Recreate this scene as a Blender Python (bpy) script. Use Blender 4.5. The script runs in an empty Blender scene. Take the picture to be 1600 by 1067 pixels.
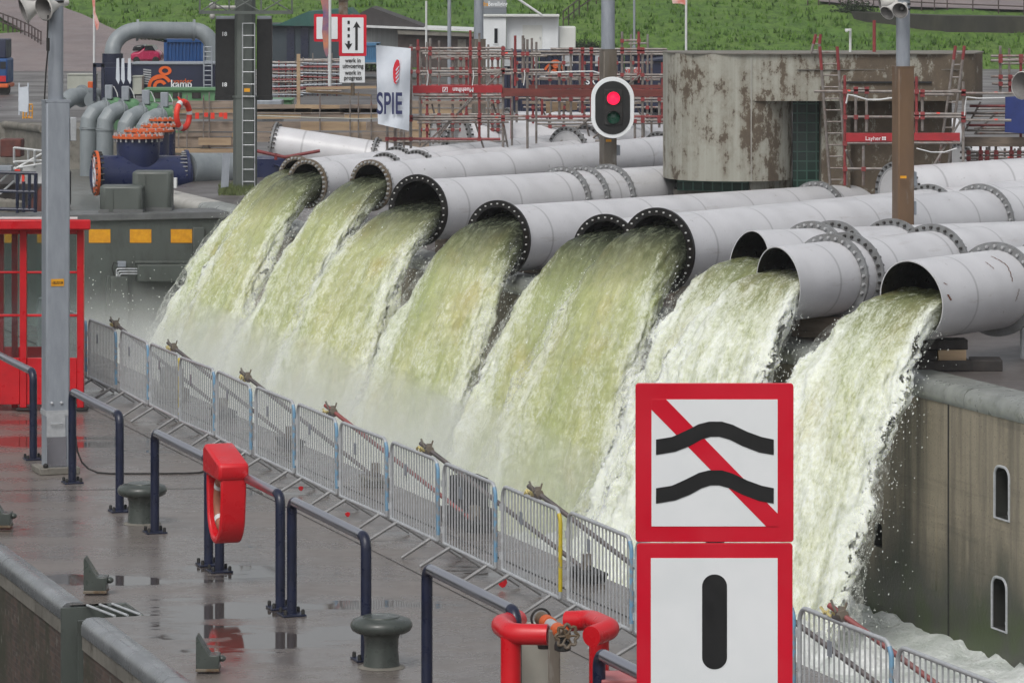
import bpy, bmesh, math, random
from mathutils import Vector, Matrix, noise
R = math.radians
random.seed(7)
SC = bpy.context.scene
COL = SC.collection
# ------------------------------------------------------------------ camera, world, sun, exposure
F = 6100.0            # focal length in pixels of the 1600 px wide photograph
HZ = -60.0            # horizon row in the photograph
HC = 6.5              # camera height above the quay
cd = bpy.data.cameras.new("camera"); cam = bpy.data.objects.new("camera", cd); COL.objects.link(cam)
cam.location = (0, 0, HC); cam.rotation_euler = (R(90), 0, 0)
cd.sensor_width = 36; cd.lens = 36 * F / 1600; cd.shift_y = (HZ - 533.5) / 1600; cd.clip_end = 3000; cd.clip_start = 0.5
SC.camera = cam
wd = bpy.data.worlds.new("World"); SC.world = wd; wd.use_nodes = True
wn = wd.node_tree; bg = wn.nodes["Background"]
sky = wn.nodes.new("ShaderNodeTexSky"); sky.sky_type = 'NISHITA'; sky.sun_disc = False
SUN_EL, SUN_AZ = R(52), R(200)
sky.sun_elevation = SUN_EL; sky.sun_rotation = SUN_AZ; sky.dust_density = 4; sky.air_density = 1.2
hs = wn.nodes.new("ShaderNodeHueSaturation"); hs.inputs['Saturation'].default_value = 0.22
wn.links.new(sky.outputs[0], hs.inputs['Color']); wn.links.new(hs.outputs[0], bg.inputs[0]); bg.inputs[1].default_value = 0.13
sl = bpy.data.lights.new("sun", 'SUN'); sl.energy = 1.1; sl.angle = R(22); sl.color = (1, .97, .93)
so = bpy.data.objects.new("sun", sl); COL.objects.link(so)
sdir = Vector((math.sin(SUN_AZ) * math.cos(SUN_EL), math.cos(SUN_AZ) * math.cos(SUN_EL), math.sin(SUN_EL)))
so.rotation_euler = sdir.to_track_quat('Z', 'Y').to_euler(); so.location = (0, 0, 60)
SC.view_settings.view_transform = 'Standard'; SC.view_settings.look = 'None'; SC.view_settings.gamma = 1
SC.view_settings.exposure = 0.03; SC.cycles.volume_bounces = 3
# ------------------------------------------------------------------ geometry helpers
TH = math.atan(2040 / F); CT, ST = math.cos(TH), math.sin(TH)
def V(*a): return Vector(a)
def at(px, py, d): return V((px - 800) * d / F, d, HC - (py - HZ) * d / F)
def G(px, py, z=0.0):
    d = F * (HC - z) / (py - HZ); return at(px, py, d)
def L(s, D, z=0.0): return V(-s * ST + D * CT, s * CT + D * ST, z)      # lock axes: s along the chamber, D across it
def sx(px, D):                                                          # s of the point of line D seen at column px
    d = F * D / (CT * (px + 1240)); return (d - D * ST) / CT
UZ = V(0, 0, 1)
ROT_U = math.atan2(-CT, ST)                                             # heading of -u (towards the camera)
class MB:
    def __init__(s): s.v = []; s.f = []; s.mi = []
    def add(s, vs, fs):
        o = len(s.v); s.v += [Vector(v) for v in vs]; s.f += [[i + o for i in f] for f in fs]; return s
    def box(s, c, sz, M=None):
        h = Vector(sz) / 2; vs = [V(x * h.x, y * h.y, z * h.z) for x in (-1, 1) for y in (-1, 1) for z in (-1, 1)]
        if M is not None: vs = [M @ v for v in vs]
        vs = [v + Vector(c) for v in vs]
        return s.add(vs, [(0, 1, 3, 2), (4, 6, 7, 5), (0, 4, 5, 1), (2, 3, 7, 6), (0, 2, 6, 4), (1, 5, 7, 3)])
    def tube(s, path, r, n=10, caps=True, closed=False):
        P = [Vector(p) for p in path]; m = len(P); rs = r if isinstance(r, (list, tuple)) else [r] * m
        up = None; vs = []; fs = []
        for i in range(m):
            if closed: t = P[(i + 1) % m] - P[i - 1]
            else: t = P[min(i + 1, m - 1)] - P[max(i - 1, 0)]
            t.normalize()
            if up is None:
                up = t.cross(V(0, 0, 1) if abs(t.z) < .9 else V(1, 0, 0)).normalized()
            up = (up - t * up.dot(t)).normalized(); b = t.cross(up)
            for k in range(n):
                a = 2 * math.pi * k / n; vs.append(P[i] + (up * math.cos(a) + b * math.sin(a)) * rs[i])
        for i in range(m if closed else m - 1):
            j = (i + 1) % m
            for k in range(n):
                q = (k + 1) % n; fs.append((i * n + k, i * n + q, j * n + q, j * n + k))
        if caps and not closed: fs += [tuple(range(n))[::-1], tuple((m - 1) * n + k for k in range(n))]
        return s.add(vs, fs)
    def lathe(s, prof, M=None, n=24, closed=False, a0=0, a1=2 * math.pi):
        vs = []; fs = []; m = len(prof); full = abs(a1 - a0 - 2 * math.pi) < 1e-6; nn = n if full else n + 1
        for k in range(nn):
            a = a0 + (a1 - a0) * k / n
            for r, h in prof: vs.append(V(r * math.cos(a), r * math.sin(a), h))
        for k in range(n):
            q = (k + 1) % nn
            for i in range(m if closed else m - 1):
                j = (i + 1) % m; fs.append((k * m + i, q * m + i, q * m + j, k * m + j))
        if M is not None: vs = [M @ v for v in vs]
        return s.add(vs, fs)
    def prism(s, poly, vec):
        P = [Vector(p) for p in poly]; n = len(P); vec = Vector(vec)
        return s.add(P + [p + vec for p in P], [tuple(range(n)), tuple(range(2 * n - 1, n - 1, -1))] +
                     [(i, i + n, (i + 1) % n + n, (i + 1) % n) for i in range(n)])
    def pxp(s, poly, d, th=.02): return s.prism([at(x, y, d) for x, y in poly], (0, th, 0))
    def pxr(s, x0, y0, x1, y1, d, th=.02): return s.pxp([(x0, y0), (x1, y0), (x1, y1), (x0, y1)], d, th)
    def pxt(s, pts, d, r, n=8): return s.tube([at(p[0], p[1], p[2] if len(p) > 2 else d) for p in pts], r, n)
    def sph(s, c, r, n=10, sc=(1, 1, 1)):
        m = n // 2; prof = [(math.sin(math.pi * i / m) * r, -math.cos(math.pi * i / m) * r) for i in range(m + 1)]
        prof[0] = (1e-4, -r); prof[-1] = (1e-4, r)
        return s.lathe(prof, Matrix.Translation(Vector(c)) @ Matrix.Diagonal((*sc, 1)), n)
MWD = {}
def tag(o, label=None, cat=None, group=None, kind=None):
    if label: o['label'] = label
    if cat: o['category'] = cat
    if group: o['group'] = group
    if kind: o['kind'] = kind
    return o
def T(name, label, cat, loc=(0, 0, 0), rot=0.0, group=None):
    o = bpy.data.objects.new(name, None); COL.objects.link(o); o.empty_display_size = .2
    o.location = loc; o.rotation_euler = (0, 0, rot)
    MWD[o.name] = Matrix.Translation(Vector(loc)) @ Matrix.Rotation(rot, 4, 'Z')
    return tag(o, label, cat, group)
def part(name, mb, mat, parent=None, W=True, smooth=38, bevel=0, label=None, kind=None, fix=True):
    me = bpy.data.meshes.new(name); vs = mb.v
    if parent is not None:
        M = MWD[parent.name]
        if W:
            Mi = M.inverted(); vs = [Mi @ v for v in vs]
    me.from_pydata([tuple(v) for v in vs], [], mb.f)
    if fix:
        bm = bmesh.new(); bm.from_mesh(me); bmesh.ops.recalc_face_normals(bm, faces=bm.faces); bm.to_mesh(me); bm.free()
    if smooth:
        me.shade_smooth(); me.set_sharp_from_angle(angle=R(smooth))
    me.materials.append(mat)
    o = bpy.data.objects.new(name, me); COL.objects.link(o)
    if parent is not None: o.parent = parent; MWD[o.name] = MWD[parent.name]
    if bevel:
        b = o.modifiers.new("bevel", 'BEVEL'); b.width = bevel; b.segments = 2; b.limit_method = 'ANGLE'; b.angle_limit = R(40)
    if label: o['label'] = label
    if kind: o['kind'] = kind
    return o
def one(name, mb, mat, label, cat, group=None, **k):                      # a thing that is a single mesh, origin at its base
    c = V(0, 0, 0)
    for v in mb.v: c += v
    c /= len(mb.v); c.z = min(v.z for v in mb.v)
    mb.v = [v - c for v in mb.v]
    o = part(name, mb, mat, None, **k); o.location = c
    return tag(o, label, cat, group)
def struct(name, mb, mat, **k): return tag(part(name, mb, mat, None, **k), kind='structure')
def dup(root, **k):
    def cp(o, par):
        c = o.copy(); COL.objects.link(c)
        if par is not None: c.parent = par
        for ch in o.children: cp(ch, c)
        return c
    return cp(root, None)
def text(body, h, org, M, mat, parent, name='lettering', ext=.004, align='LEFT', bold=0, sxx=1.0):
    cu = bpy.data.curves.new('t', 'FONT'); cu.body = body; cu.size = h; cu.extrude = ext; cu.align_x = align; cu.offset = bold
    o = bpy.data.objects.new('t', cu); COL.objects.link(o)
    bpy.context.view_layer.update()
    me = bpy.data.meshes.new_from_object(o); bpy.data.objects.remove(o)
    mb = MB(); Q = Matrix.Translation(Vector(org)) @ M @ Matrix.Diagonal((sxx, 1, 1, 1))
    mb.v = [Q @ v.co for v in me.vertices]; mb.f = [list(p.vertices) for p in me.polygons]
    bpy.data.meshes.remove(me)
    return part(name, mb, mat, parent, smooth=0, fix=False)
FACE = Matrix.Rotation(R(90), 4, 'X')                                    # text facing the camera
# ------------------------------------------------------------------ materials
def lin(r, g, b):
    f = lambda c: (c / 255 / 12.92) if c / 255 <= .04045 else ((c / 255 + .055) / 1.055) ** 2.4
    return (f(r), f(g), f(b))
class NT:
    def __init__(s, name):
        s.m = bpy.data.materials.new(name); s.m.use_nodes = True; s.t = s.m.node_tree; s.b = s.t.nodes["Principled BSDF"]
        s.tc = s.t.nodes.new("ShaderNodeTexCoord")
    def n(s, typ, **k):
        q = s.t.nodes.new("ShaderNode" + typ)
        for a, b in k.items(): setattr(q, a, b)
        return q
    def l(s, a, b): s.t.links.new(a, b)
    def map(s, sc=(1, 1, 1), src='Object', rot=(0, 0, 0), loc=(0, 0, 0)):
        q = s.n('Mapping'); q.inputs['Scale'].default_value = sc; q.inputs['Rotation'].default_value = rot; q.inputs['Location'].default_value = loc
        s.l(s.tc.outputs[src], q.inputs[0]); return q.outputs[0]
    def noise(s, vec, scale=5, det=5, rough=.55, dist=0):
        q = s.n('TexNoise'); s.l(vec, q.inputs['Vector']); q.inputs['Scale'].default_value = scale; q.inputs['Detail'].default_value = det
        q.inputs['Roughness'].default_value = rough; q.inputs['Distortion'].default_value = dist; return q.outputs['Fac']
    def ramp(s, fac, a, b, ca=(0, 0, 0), cb=(1, 1, 1)):
        q = s.n('ValToRGB'); e = q.color_ramp.elements; e[0].position = a; e[1].position = b; e[0].color = (*ca, 1); e[1].color = (*cb, 1)
        s.l(fac, q.inputs[0]); return q.outputs[0]
    def mix(s, fac, a, b, mode='MIX'):
        q = s.n('Mix', data_type='RGBA', blend_type=mode)
        for sock, v in ((q.inputs[0], fac), (q.inputs[6], a), (q.inputs[7], b)):
            if isinstance(v, (int, float)): sock.default_value = v
            elif isinstance(v, tuple): sock.default_value = (*v, 1)
            else: s.l(v, sock)
        return q.outputs[2]
    def math(s, op, a, b=0.0, clamp=False):
        q = s.n('Math', operation=op); q.use_clamp = clamp
        for i, v in enumerate((a, b)):
            if isinstance(v, (int, float)): q.inputs[i].default_value = v
            else: s.l(v, q.inputs[i])
        return q.outputs[0]
    def set(s, **k):
        for a, v in k.items():
            i = s.b.inputs[a.replace('_', ' ')]
            if isinstance(v, (int, float)): i.default_value = v
            elif isinstance(v, tuple): i.default_value = (*v, 1)
            else: s.l(v, i)
    def bump(s, h, st=.3, dist=.02):
        q = s.n('Bump'); q.inputs['Strength'].default_value = st; q.inputs['Distance'].default_value = dist; s.l(h, q.inputs['Height']); s.l(q.outputs[0], s.b.inputs['Normal'])
def mat(name, c1, c2=None, scale=3, rough=.5, metal=0, bump=0, stretch=(1, 1, 1), dirt=None, dirt_at=(.55, .7), dirt_scale=4, det=6, bscale=None, spec=.5, seams=None, coat=0):
    t = NT(name); c1 = lin(*c1); v = t.map(stretch)
    col = c1
    if c2: col = t.mix(t.ramp(t.noise(v, scale, det, .6), .35, .65), c1, lin(*c2))
    if dirt:
        f = t.ramp(t.noise(t.map(stretch, loc=(3.1, 7.7, 1.3)), dirt_scale, 8, .65), *dirt_at); col = t.mix(f, col, lin(*dirt))
    t.set(Base_Color=col, Metallic=metal, Specular_IOR_Level=spec, Coat_Weight=coat)
    nr = t.noise(t.map(stretch, loc=(9, 2, 5)), scale * 2, 4)
    q = t.n('MapRange'); t.l(nr, q.inputs[0]); q.inputs[1].default_value = .3; q.inputs[2].default_value = .7; q.inputs[3].default_value = max(.02, rough - .12); q.inputs[4].default_value = min(1, rough + .12)
    t.set(Roughness=q.outputs[0])
    if bump: t.bump(t.noise(v, bscale or scale * 4, 6, .6), bump, .01)
    return t.m
m_pipe = mat('pipe_paint', (182, 182, 184), (170, 171, 172), 1.4, .38, dirt=(140, 136, 128), dirt_at=(.62, .8), dirt_scale=2.2)
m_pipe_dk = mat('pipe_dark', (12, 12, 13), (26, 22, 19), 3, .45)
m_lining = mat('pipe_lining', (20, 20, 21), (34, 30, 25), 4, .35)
m_rustflange = mat('rusty_flange', (120, 116, 108), (94, 76, 54), 6, .6, dirt=(60, 45, 30))
m_flange = mat('flange_steel', (128, 130, 132), (108, 108, 108), 5, .5, dirt=(96, 78, 60), dirt_at=(.62, .75))
m_bolt = mat('bolt_zinc', (190, 192, 194), (160, 160, 160), 20, .35, .3)
m_bolt_dk = mat('bolt_dark', (62, 60, 58), (44, 42, 40), 20, .5, .3)
m_galv = mat('galvanised_steel', (184, 187, 190), (166, 169, 172), 14, .42, .25, dirt=(110, 106, 100), dirt_at=(.6, .8))
m_galv2 = mat('galvanised_panel', (150, 156, 164), (136, 142, 150), 9, .45, .15, stretch=(1, 1, .25))
m_stain = mat('brushed_stainless', (186, 186, 194), None, .4, .3, 1.0)
m_navy = mat('navy_paint', (30, 36, 60), (24, 29, 48), 6, .35)
m_red = mat('red_paint', (196, 22, 34), (176, 16, 28), 3, .35, dirt=(150, 20, 26), dirt_at=(.6, .8))
m_redsign = mat('sign_red', (205, 14, 44), (198, 12, 40), 2, .4)
m_white = mat('sign_white', (228, 231, 233), (221, 225, 227), 3, .4)
m_whitep = mat('white_paint', (212, 214, 214), (194, 196, 196), 3, .5, dirt=(160, 158, 150), dirt_at=(.6, .85))
m_black = mat('sign_black', (20, 21, 22), (28, 28, 29), 4, .5)
m_rubber = mat('black_rubber', (28, 28, 28), (42, 41, 40), 8, .7)
m_bollard = mat('bollard_green_grey', (72, 78, 74), (58, 63, 60), 5, .32, bump=.15, dirt=(80, 68, 54), dirt_at=(.66, .76))
m_gate = mat('gate_green_grey', (84, 90, 86), (74, 79, 75), .8, .45, dirt=(62, 64, 60), dirt_at=(.5, .8), stretch=(1, 1, .4))
m_gatetop = mat('gate_rail_grey', (104, 106, 106), (86, 88, 88), 2, .5)
m_yel = mat('yellow_panel', (224, 160, 26), (206, 140, 24), 8, .5)
m_conc = mat('concrete_grey', (126, 122, 114), (104, 101, 94), 2, .7, bump=.25, dirt=(82, 78, 70))
m_coping = mat('coping_steel', (146, 149, 152), (124, 127, 129), 1.4, .28, .4, dirt=(164, 164, 160), dirt_at=(.6, .75), stretch=(1, 1, 1))
m_scaf = mat('scaffold_tube', (142, 138, 134), (116, 106, 100), 6, .5, .35, dirt=(120, 72, 62), dirt_at=(.58, .72))
m_scafred = mat('scaffold_red', (142, 56, 57), (116, 50, 51), 6, .5, dirt=(116, 96, 90), dirt_at=(.62, .75))
m_toered = mat('toe_board_red', (166, 38, 46), (140, 36, 42), 3, .5)
m_toebrown = mat('toe_board_brown', (116, 54, 48), (96, 48, 42), 4, .6, stretch=(.4, 1, 2))
m_plank = mat('timber_plank', (150, 136, 122), (122, 109, 99), 2.2, .8, bump=.3, stretch=(.35, 1, 3), dirt=(92, 84, 77), dirt_at=(.55, .75))
m_plank2 = mat('timber_fresh', (174, 151, 122), (150, 128, 104), 2.2, .8, bump=.3, stretch=(.35, 1, 3))
m_rustpole = mat('weathered_post_brown', (112, 88, 66), (92, 74, 58), 2, .5, stretch=(1, 1, .2), dirt=(128, 120, 112), dirt_at=(.58, .72))
m_greypole = mat('weathered_post_grey', (110, 104, 96), (84, 74, 62), 2.5, .5, stretch=(1, 1, .25), dirt=(140, 138, 134), dirt_at=(.56, .7))
m_greenpole = mat('mast_green_grey', (92, 98, 94), (82, 88, 84), 1.2, .5, stretch=(1, 1, .3))
m_bluev = mat('valve_blue', (40, 48, 84), (34, 42, 74), 2, .35)
m_orange = mat('orange_flange', (206, 96, 40), (190, 82, 32), 4, .5)
m_ring = mat('lifebuoy_orange', (226, 60, 40), (214, 50, 34), 4, .5)
m_green = mat('pump_green', (96, 140, 100), (82, 124, 88), 2, .5)
m_navyc = mat('container_navy', (34, 40, 66), (28, 34, 56), 1, .5)
m_bluec = mat('container_blue', (24, 74, 130), (20, 62, 112), 1, .5)
m_greyel = mat('elbow_grey', (136, 143, 146), (116, 123, 127), 1.6, .5, stretch=(1, 1, .4))
m_cream = mat('cabinet_cream', (170, 172, 162), (158, 160, 150), 3, .5)
m_horn = mat('horn_plastic', (196, 194, 190), (182, 180, 176), 4, .5)
m_hornin = mat('horn_inside', (120, 118, 116), (100, 98, 96), 4, .6)
m_teal = mat('teal_tarp', (46, 92, 84), (36, 76, 72), 1.2, .7, bump=.4)
m_roof = mat('dark_roof', (62, 58, 58), (50, 47, 47), 1.2, .7)
m_brickbg = mat('brown_brick_far', (84, 74, 70), (70, 62, 60), 3, .8)
m_tarpblue = mat('blue_tarp', (40, 58, 122), (34, 50, 108), 3, .5)
m_banner = mat('banner_cloth', (202, 208, 216), (190, 197, 206), 2, .7)
m_spray = mat('water_spray', (236, 240, 234), (222, 228, 220), 6, .25)
def mk_pipe_seams():
    t = NT('pipe_body'); p = t.map((1, 1, 1))
    base = t.mix(t.ramp(t.noise(p, .9, 5), .35, .7), lin(204, 204, 207), lin(188, 188, 191))
    scr = t.ramp(t.noise(t.map((1, 6, 6)), 1.3, 8, .7), .65, .7)
    base = t.mix(scr, base, lin(140, 138, 134))
    w = t.n('TexWave', wave_type='BANDS', bands_direction='Z'); t.l(t.map((1, 1, 1)), w.inputs['Vector']); w.inputs['Scale'].default_value = .155
    seam = t.ramp(w.outputs['Fac'], .9985, .9998); base = t.mix(t.math('MULTIPLY', seam, .4), base, lin(96, 96, 98))
    run = t.ramp(t.noise(t.map((2, 2, .3), rot=(0, 0, 0)), 2, 6, .7), .62, .8); base = t.mix(t.math('MULTIPLY', run, .5), base, lin(132, 120, 104))
    t.set(Base_Color=base, Roughness=.36); t.bump(t.noise(p, 2, 3), .04, .05); return t.m
m_pipeb = mk_pipe_seams()
def mk_asphalt():
    t = NT('wet_asphalt'); p = t.map()
    big = t.noise(t.map((.5, 1.5, 1), rot=(0, 0, TH)), .55, 6, .6)
    fine = t.noise(p, 60, 4, .7); mid = t.noise(p, 4, 6, .65)
    
    sp = t.n('SeparateXYZ'); t.l(p, sp.inputs[0]); pm = None
    for px, py, ra, rb in ((250, 968, 1.5, 1.3), (330, 930, .9, .8), (370, 888, 1.0, 1.2), (560, 985, .7, 1.1), (150, 905, .9, 1.0), (20, 690, .5, 1.6), (430, 1000, .5, .5)):
        g = G(px, py); dx = t.math('DIVIDE', t.math('SUBTRACT', sp.outputs[0], g.x), ra); dy = t.math('DIVIDE', t.math('SUBTRACT', sp.outputs[1], g.y), rb)
        e = t.math('SUBTRACT', 1.0, t.math('ADD', t.math('MULTIPLY', dx, dx), t.math('MULTIPLY', dy, dy)), True); pm = e if pm is None else t.math('MAXIMUM', pm, e)
    big = t.math('ADD', big, t.math('MULTIPLY', pm, .13)); wet = t.ramp(big, .36, .6); pud = t.ramp(t.math('ADD', big, t.math('MULTIPLY', t.math('SUBTRACT', t.noise(p, 2.2, 6, .6), .5), .12)), .6, .625)
    col = t.mix(wet, lin(120, 113, 109), lin(95, 89, 86)); col = t.mix(t.math('MULTIPLY', t.ramp(mid, .3, .7), .6), col, lin(102, 95, 89), 'MIX')
    col = t.mix(t.ramp(fine, .62, .7), col, lin(118, 112, 106)); col = t.mix(pud, col, lin(72, 66, 62))
    r = t.mix(wet, (.36, .36, .36), (.17, .17, .17)); r = t.mix(pud, r, (.05, .05, .05)); r = t.mix(t.math('MULTIPLY', t.ramp(mid, .45, .65), t.math('SUBTRACT', .35, t.math('MULTIPLY', pud, .35))), r, (.5, .5, .5))
    t.set(Base_Color=col, Roughness=r, Specular_IOR_Level=.5)
    t.bump(t.math('MULTIPLY', t.math('ADD', fine, t.math('MULTIPLY', mid, .6)), t.math('SUBTRACT', 1.02, pud)), .16, .006); return t.m
m_asph = mk_asphalt()
def mk_yard():
    t = NT('yard_paving'); p = t.map(); n1 = t.noise(p, .25, 6); n2 = t.noise(p, 5, 6)
    col = t.mix(t.ramp(n1, .35, .65), lin(96, 90, 88), lin(74, 70, 68)); col = t.mix(t.ramp(n2, .55, .75), col, lin(112, 106, 102))
    t.set(Base_Color=col, Roughness=t.ramp(n1, .3, .7, (.25,) * 3, (.6,) * 3)); t.bump(n2, .3, .02); return t.m
m_yard = mk_yard()
m_road = mat('road_pinkish', (128, 116, 114), (112, 102, 102), .3, .6, dirt=(100, 92, 90))
def mk_grass():
    t = NT('dike_grass'); p = t.map((1, .45, 1)); a = t.noise(p, .12, 6, .6); b = t.noise(t.map((1, .3, 1)), 2.2, 6, .7); c = t.noise(t.map((1, .3, 1), rot=(0, 0, .5)), .5, 4)
    col = t.mix(t.ramp(a, .3, .7), lin(78, 112, 44), lin(98, 126, 54)); col = t.mix(t.math('MULTIPLY', t.ramp(b, .42, .62), .7), col, lin(46, 72, 30)); col = t.mix(t.math('MULTIPLY', t.ramp(c, .52, .7), .5), col, lin(94, 114, 58))
    t.set(Base_Color=col, Roughness=.85, Specular_IOR_Level=.2); t.bump(b, .8, .25); return t.m
m_grass = mk_grass()
m_blade = mat('grass_blades', (78, 92, 50), (98, 106, 64), 2, .8)
def mk_brick():
    t = NT('quay_brick'); uv = t.n('Combine' + 'XYZ'); sp = t.n('SeparateXYZ'); t.l(t.map(rot=(0, 0, 0)), sp.inputs[0])
    along = t.math('ADD', t.math('MULTIPLY', sp.outputs[0], -ST), t.math('MULTIPLY', sp.outputs[1], CT))
    t.l(along, uv.inputs[0]); t.l(sp.outputs[2], uv.inputs[1])
    br = t.n('TexBrick'); t.l(uv.outputs[0], br.inputs['Vector']); br.inputs['Scale'].default_value = 4.6
    br.inputs['Color1'].default_value = (*lin(96, 78, 70), 1); br.inputs['Color2'].default_value = (*lin(72, 62, 58), 1); br.inputs['Mortar'].default_value = (*lin(88, 84, 78), 1); br.inputs['Mortar Size'].default_value = .02; br.inputs['Bias'].default_value = .1
    n = t.noise(t.map((1, 1, .4)), 1.1, 7, .65); col = t.mix(t.ramp(n, .45, .62), br.outputs['Color'], lin(62, 62, 50)); col = t.mix(t.ramp(t.noise(t.map(), 9, 5), .6, .75), col, lin(112, 108, 100))
    t.set(Base_Color=col, Roughness=.7); t.bump(br.outputs['Fac'], -.5, .01); return t.m
m_brick = mk_brick()
def mk_wall():
    t = NT('lock_wall_concrete'); p = t.map(); sp = t.n('SeparateXYZ'); t.l(p, sp.inputs[0])
    a = t.noise(t.map((1, 1, .35)), .8, 8, .65); b = t.noise(p, 14, 6, .7); c = t.noise(t.map((2, 2, .12)), 1.6, 6, .6)
    col = t.mix(t.ramp(a, .35, .68), lin(156, 147, 128), lin(130, 122, 106)); col = t.mix(t.math('MULTIPLY', t.ramp(b, .56, .64), .6), col, lin(156, 146, 124)); col = t.mix(t.math('MULTIPLY', t.ramp(c, .46, .68), .7), col, lin(76, 73, 66)); col = t.mix(t.ramp(t.noise(p, 38, 3, .6), .62, .7), col, lin(60, 57, 50)); col = t.mix(t.math('MULTIPLY', t.ramp(t.noise(t.map((.25, .25, 5)), 1.2, 5, .6), .55, .7), .35), col, lin(84, 80, 72))
    h = t.math('ADD', t.math('MULTIPLY', sp.outputs[2], -.42), t.math('ADD', t.math('MULTIPLY', a, 1.1), 1.12))   # algae grows up from the waterline
    col = t.mix(t.ramp(h, .05, .5), col, lin(66, 67, 58)); alg = t.math('MULTIPLY', t.ramp(h, .35, .62), t.ramp(t.noise(p, 1.3, 6), .42, .6)); col = t.mix(alg, col, lin(60, 72, 38))
    t.set(Base_Color=col, Roughness=t.ramp(h, .1, .5, (.75,) * 3, (.35,) * 3)); t.bump(t.math('ADD', b, a), .35, .015); return t.m
m_wall = mk_wall()
def mk_building():
    t = NT('stained_concrete'); p = t.map(); a = t.noise(t.map((1, 1, .55)), .55, 3, .5); b = t.noise(t.map((1, 1, .7)), 3.4, 10, .74); s = t.noise(t.map((3.5, 3.5, .12)), 1.2, 6, .6)
    m = t.math('ADD', t.math('MULTIPLY', a, .9), t.math('ADD', t.math('MULTIPLY', b, 1.3), t.math('MULTIPLY', s, .5)))
    sp = t.n('SeparateXYZ'); t.l(p, sp.inputs[0])                      # the moss is thicker towards the sheltered east end
    m = t.math('MULTIPLY', t.math('ADD', m, t.math('MULTIPLY', t.math('ADD', sp.outputs[0], 1.9), .055)), .5)
    f = t.math('MULTIPLY', t.ramp(m, .68, .71), .85); fm = t.math('MULTIPLY', t.ramp(m, .6, .72), .5)
    col = t.mix(t.ramp(s, .35, .7), lin(160, 160, 150), lin(138, 137, 126)); col = t.mix(fm, col, lin(110, 98, 82)); col = t.mix(f, col, t.mix(t.ramp(b, .4, .65), lin(92, 78, 62), lin(70, 58, 46)))
    w = t.ramp(t.noise(t.map((1, 1, .5), loc=(4, 1, 2)), 5, 9, .75), .575, .62); col = t.mix(t.math('MULTIPLY', w, .7), col, lin(156, 154, 144))
    t.set(Base_Color=col, Roughness=.8); t.bump(b, .3, .02); return t.m
m_build = mk_building()
def mk_glassblock():
    t = NT('glass_block'); br = t.n('TexBrick'); uv = t.n('CombineXYZ'); sp = t.n('SeparateXYZ'); t.l(t.map(), sp.inputs[0]); t.l(sp.outputs[0], uv.inputs[0]); t.l(sp.outputs[2], uv.inputs[1]); t.l(uv.outputs[0], br.inputs['Vector'])
    br.offset = 0; br.inputs['Scale'].default_value = 1; br.inputs['Brick Width'].default_value = .225; br.inputs['Row Height'].default_value = .225; br.inputs['Mortar Size'].default_value = .017
    br.inputs['Color1'].default_value = (*lin(36, 56, 50), 1); br.inputs['Color2'].default_value = (*lin(50, 74, 66), 1); br.inputs['Mortar'].default_value = (*lin(78, 112, 100), 1)
    t.set(Base_Color=br.outputs['Color'], Roughness=.12); t.bump(br.outputs['Fac'], .4, .02); return t.m
m_gblock = mk_glassblock()
def mk_glass():
    t = NT('shelter_glass'); tr = t.n('BsdfTransparent'); tr.inputs[0].default_value = (.86, .9, .89, 1); gl = t.n('BsdfGlossy'); gl.inputs['Roughness'].default_value = .03
    fr = t.n('Fresnel'); fr.inputs[0].default_value = 1.5; mx = t.n('MixShader'); df = t.n('BsdfDiffuse'); df.inputs[0].default_value = (*lin(120, 128, 130), 1); m2 = t.n('MixShader')
    sm = t.ramp(t.noise(t.map(), 1.5, 5), .45, .75, (.05,) * 3, (.22,) * 3)
    t.l(sm, m2.inputs[0]); t.l(tr.outputs[0], m2.inputs[1]); t.l(df.outputs[0], m2.inputs[2]); t.l(fr.outputs[0], mx.inputs[0]); t.l(m2.outputs[0], mx.inputs[1]); t.l(gl.outputs[0], mx.inputs[2])
    t.l(mx.outputs[0], t.t.nodes['Material Output'].inputs[0]); return t.m
m_glass = mk_glass()
def mk_emit(name, c, st):
    t = NT(name); t.set(Base_Color=c, Emission_Color=c, Emission_Strength=st, Roughness=.3); return t.m
m_lamp_red = mk_emit('lamp_red_lit', (1, .01, .06), 1.3)
m_lamp_green = mat('lamp_green_off', (20, 84, 62), (16, 70, 54), 8, .25)
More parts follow.
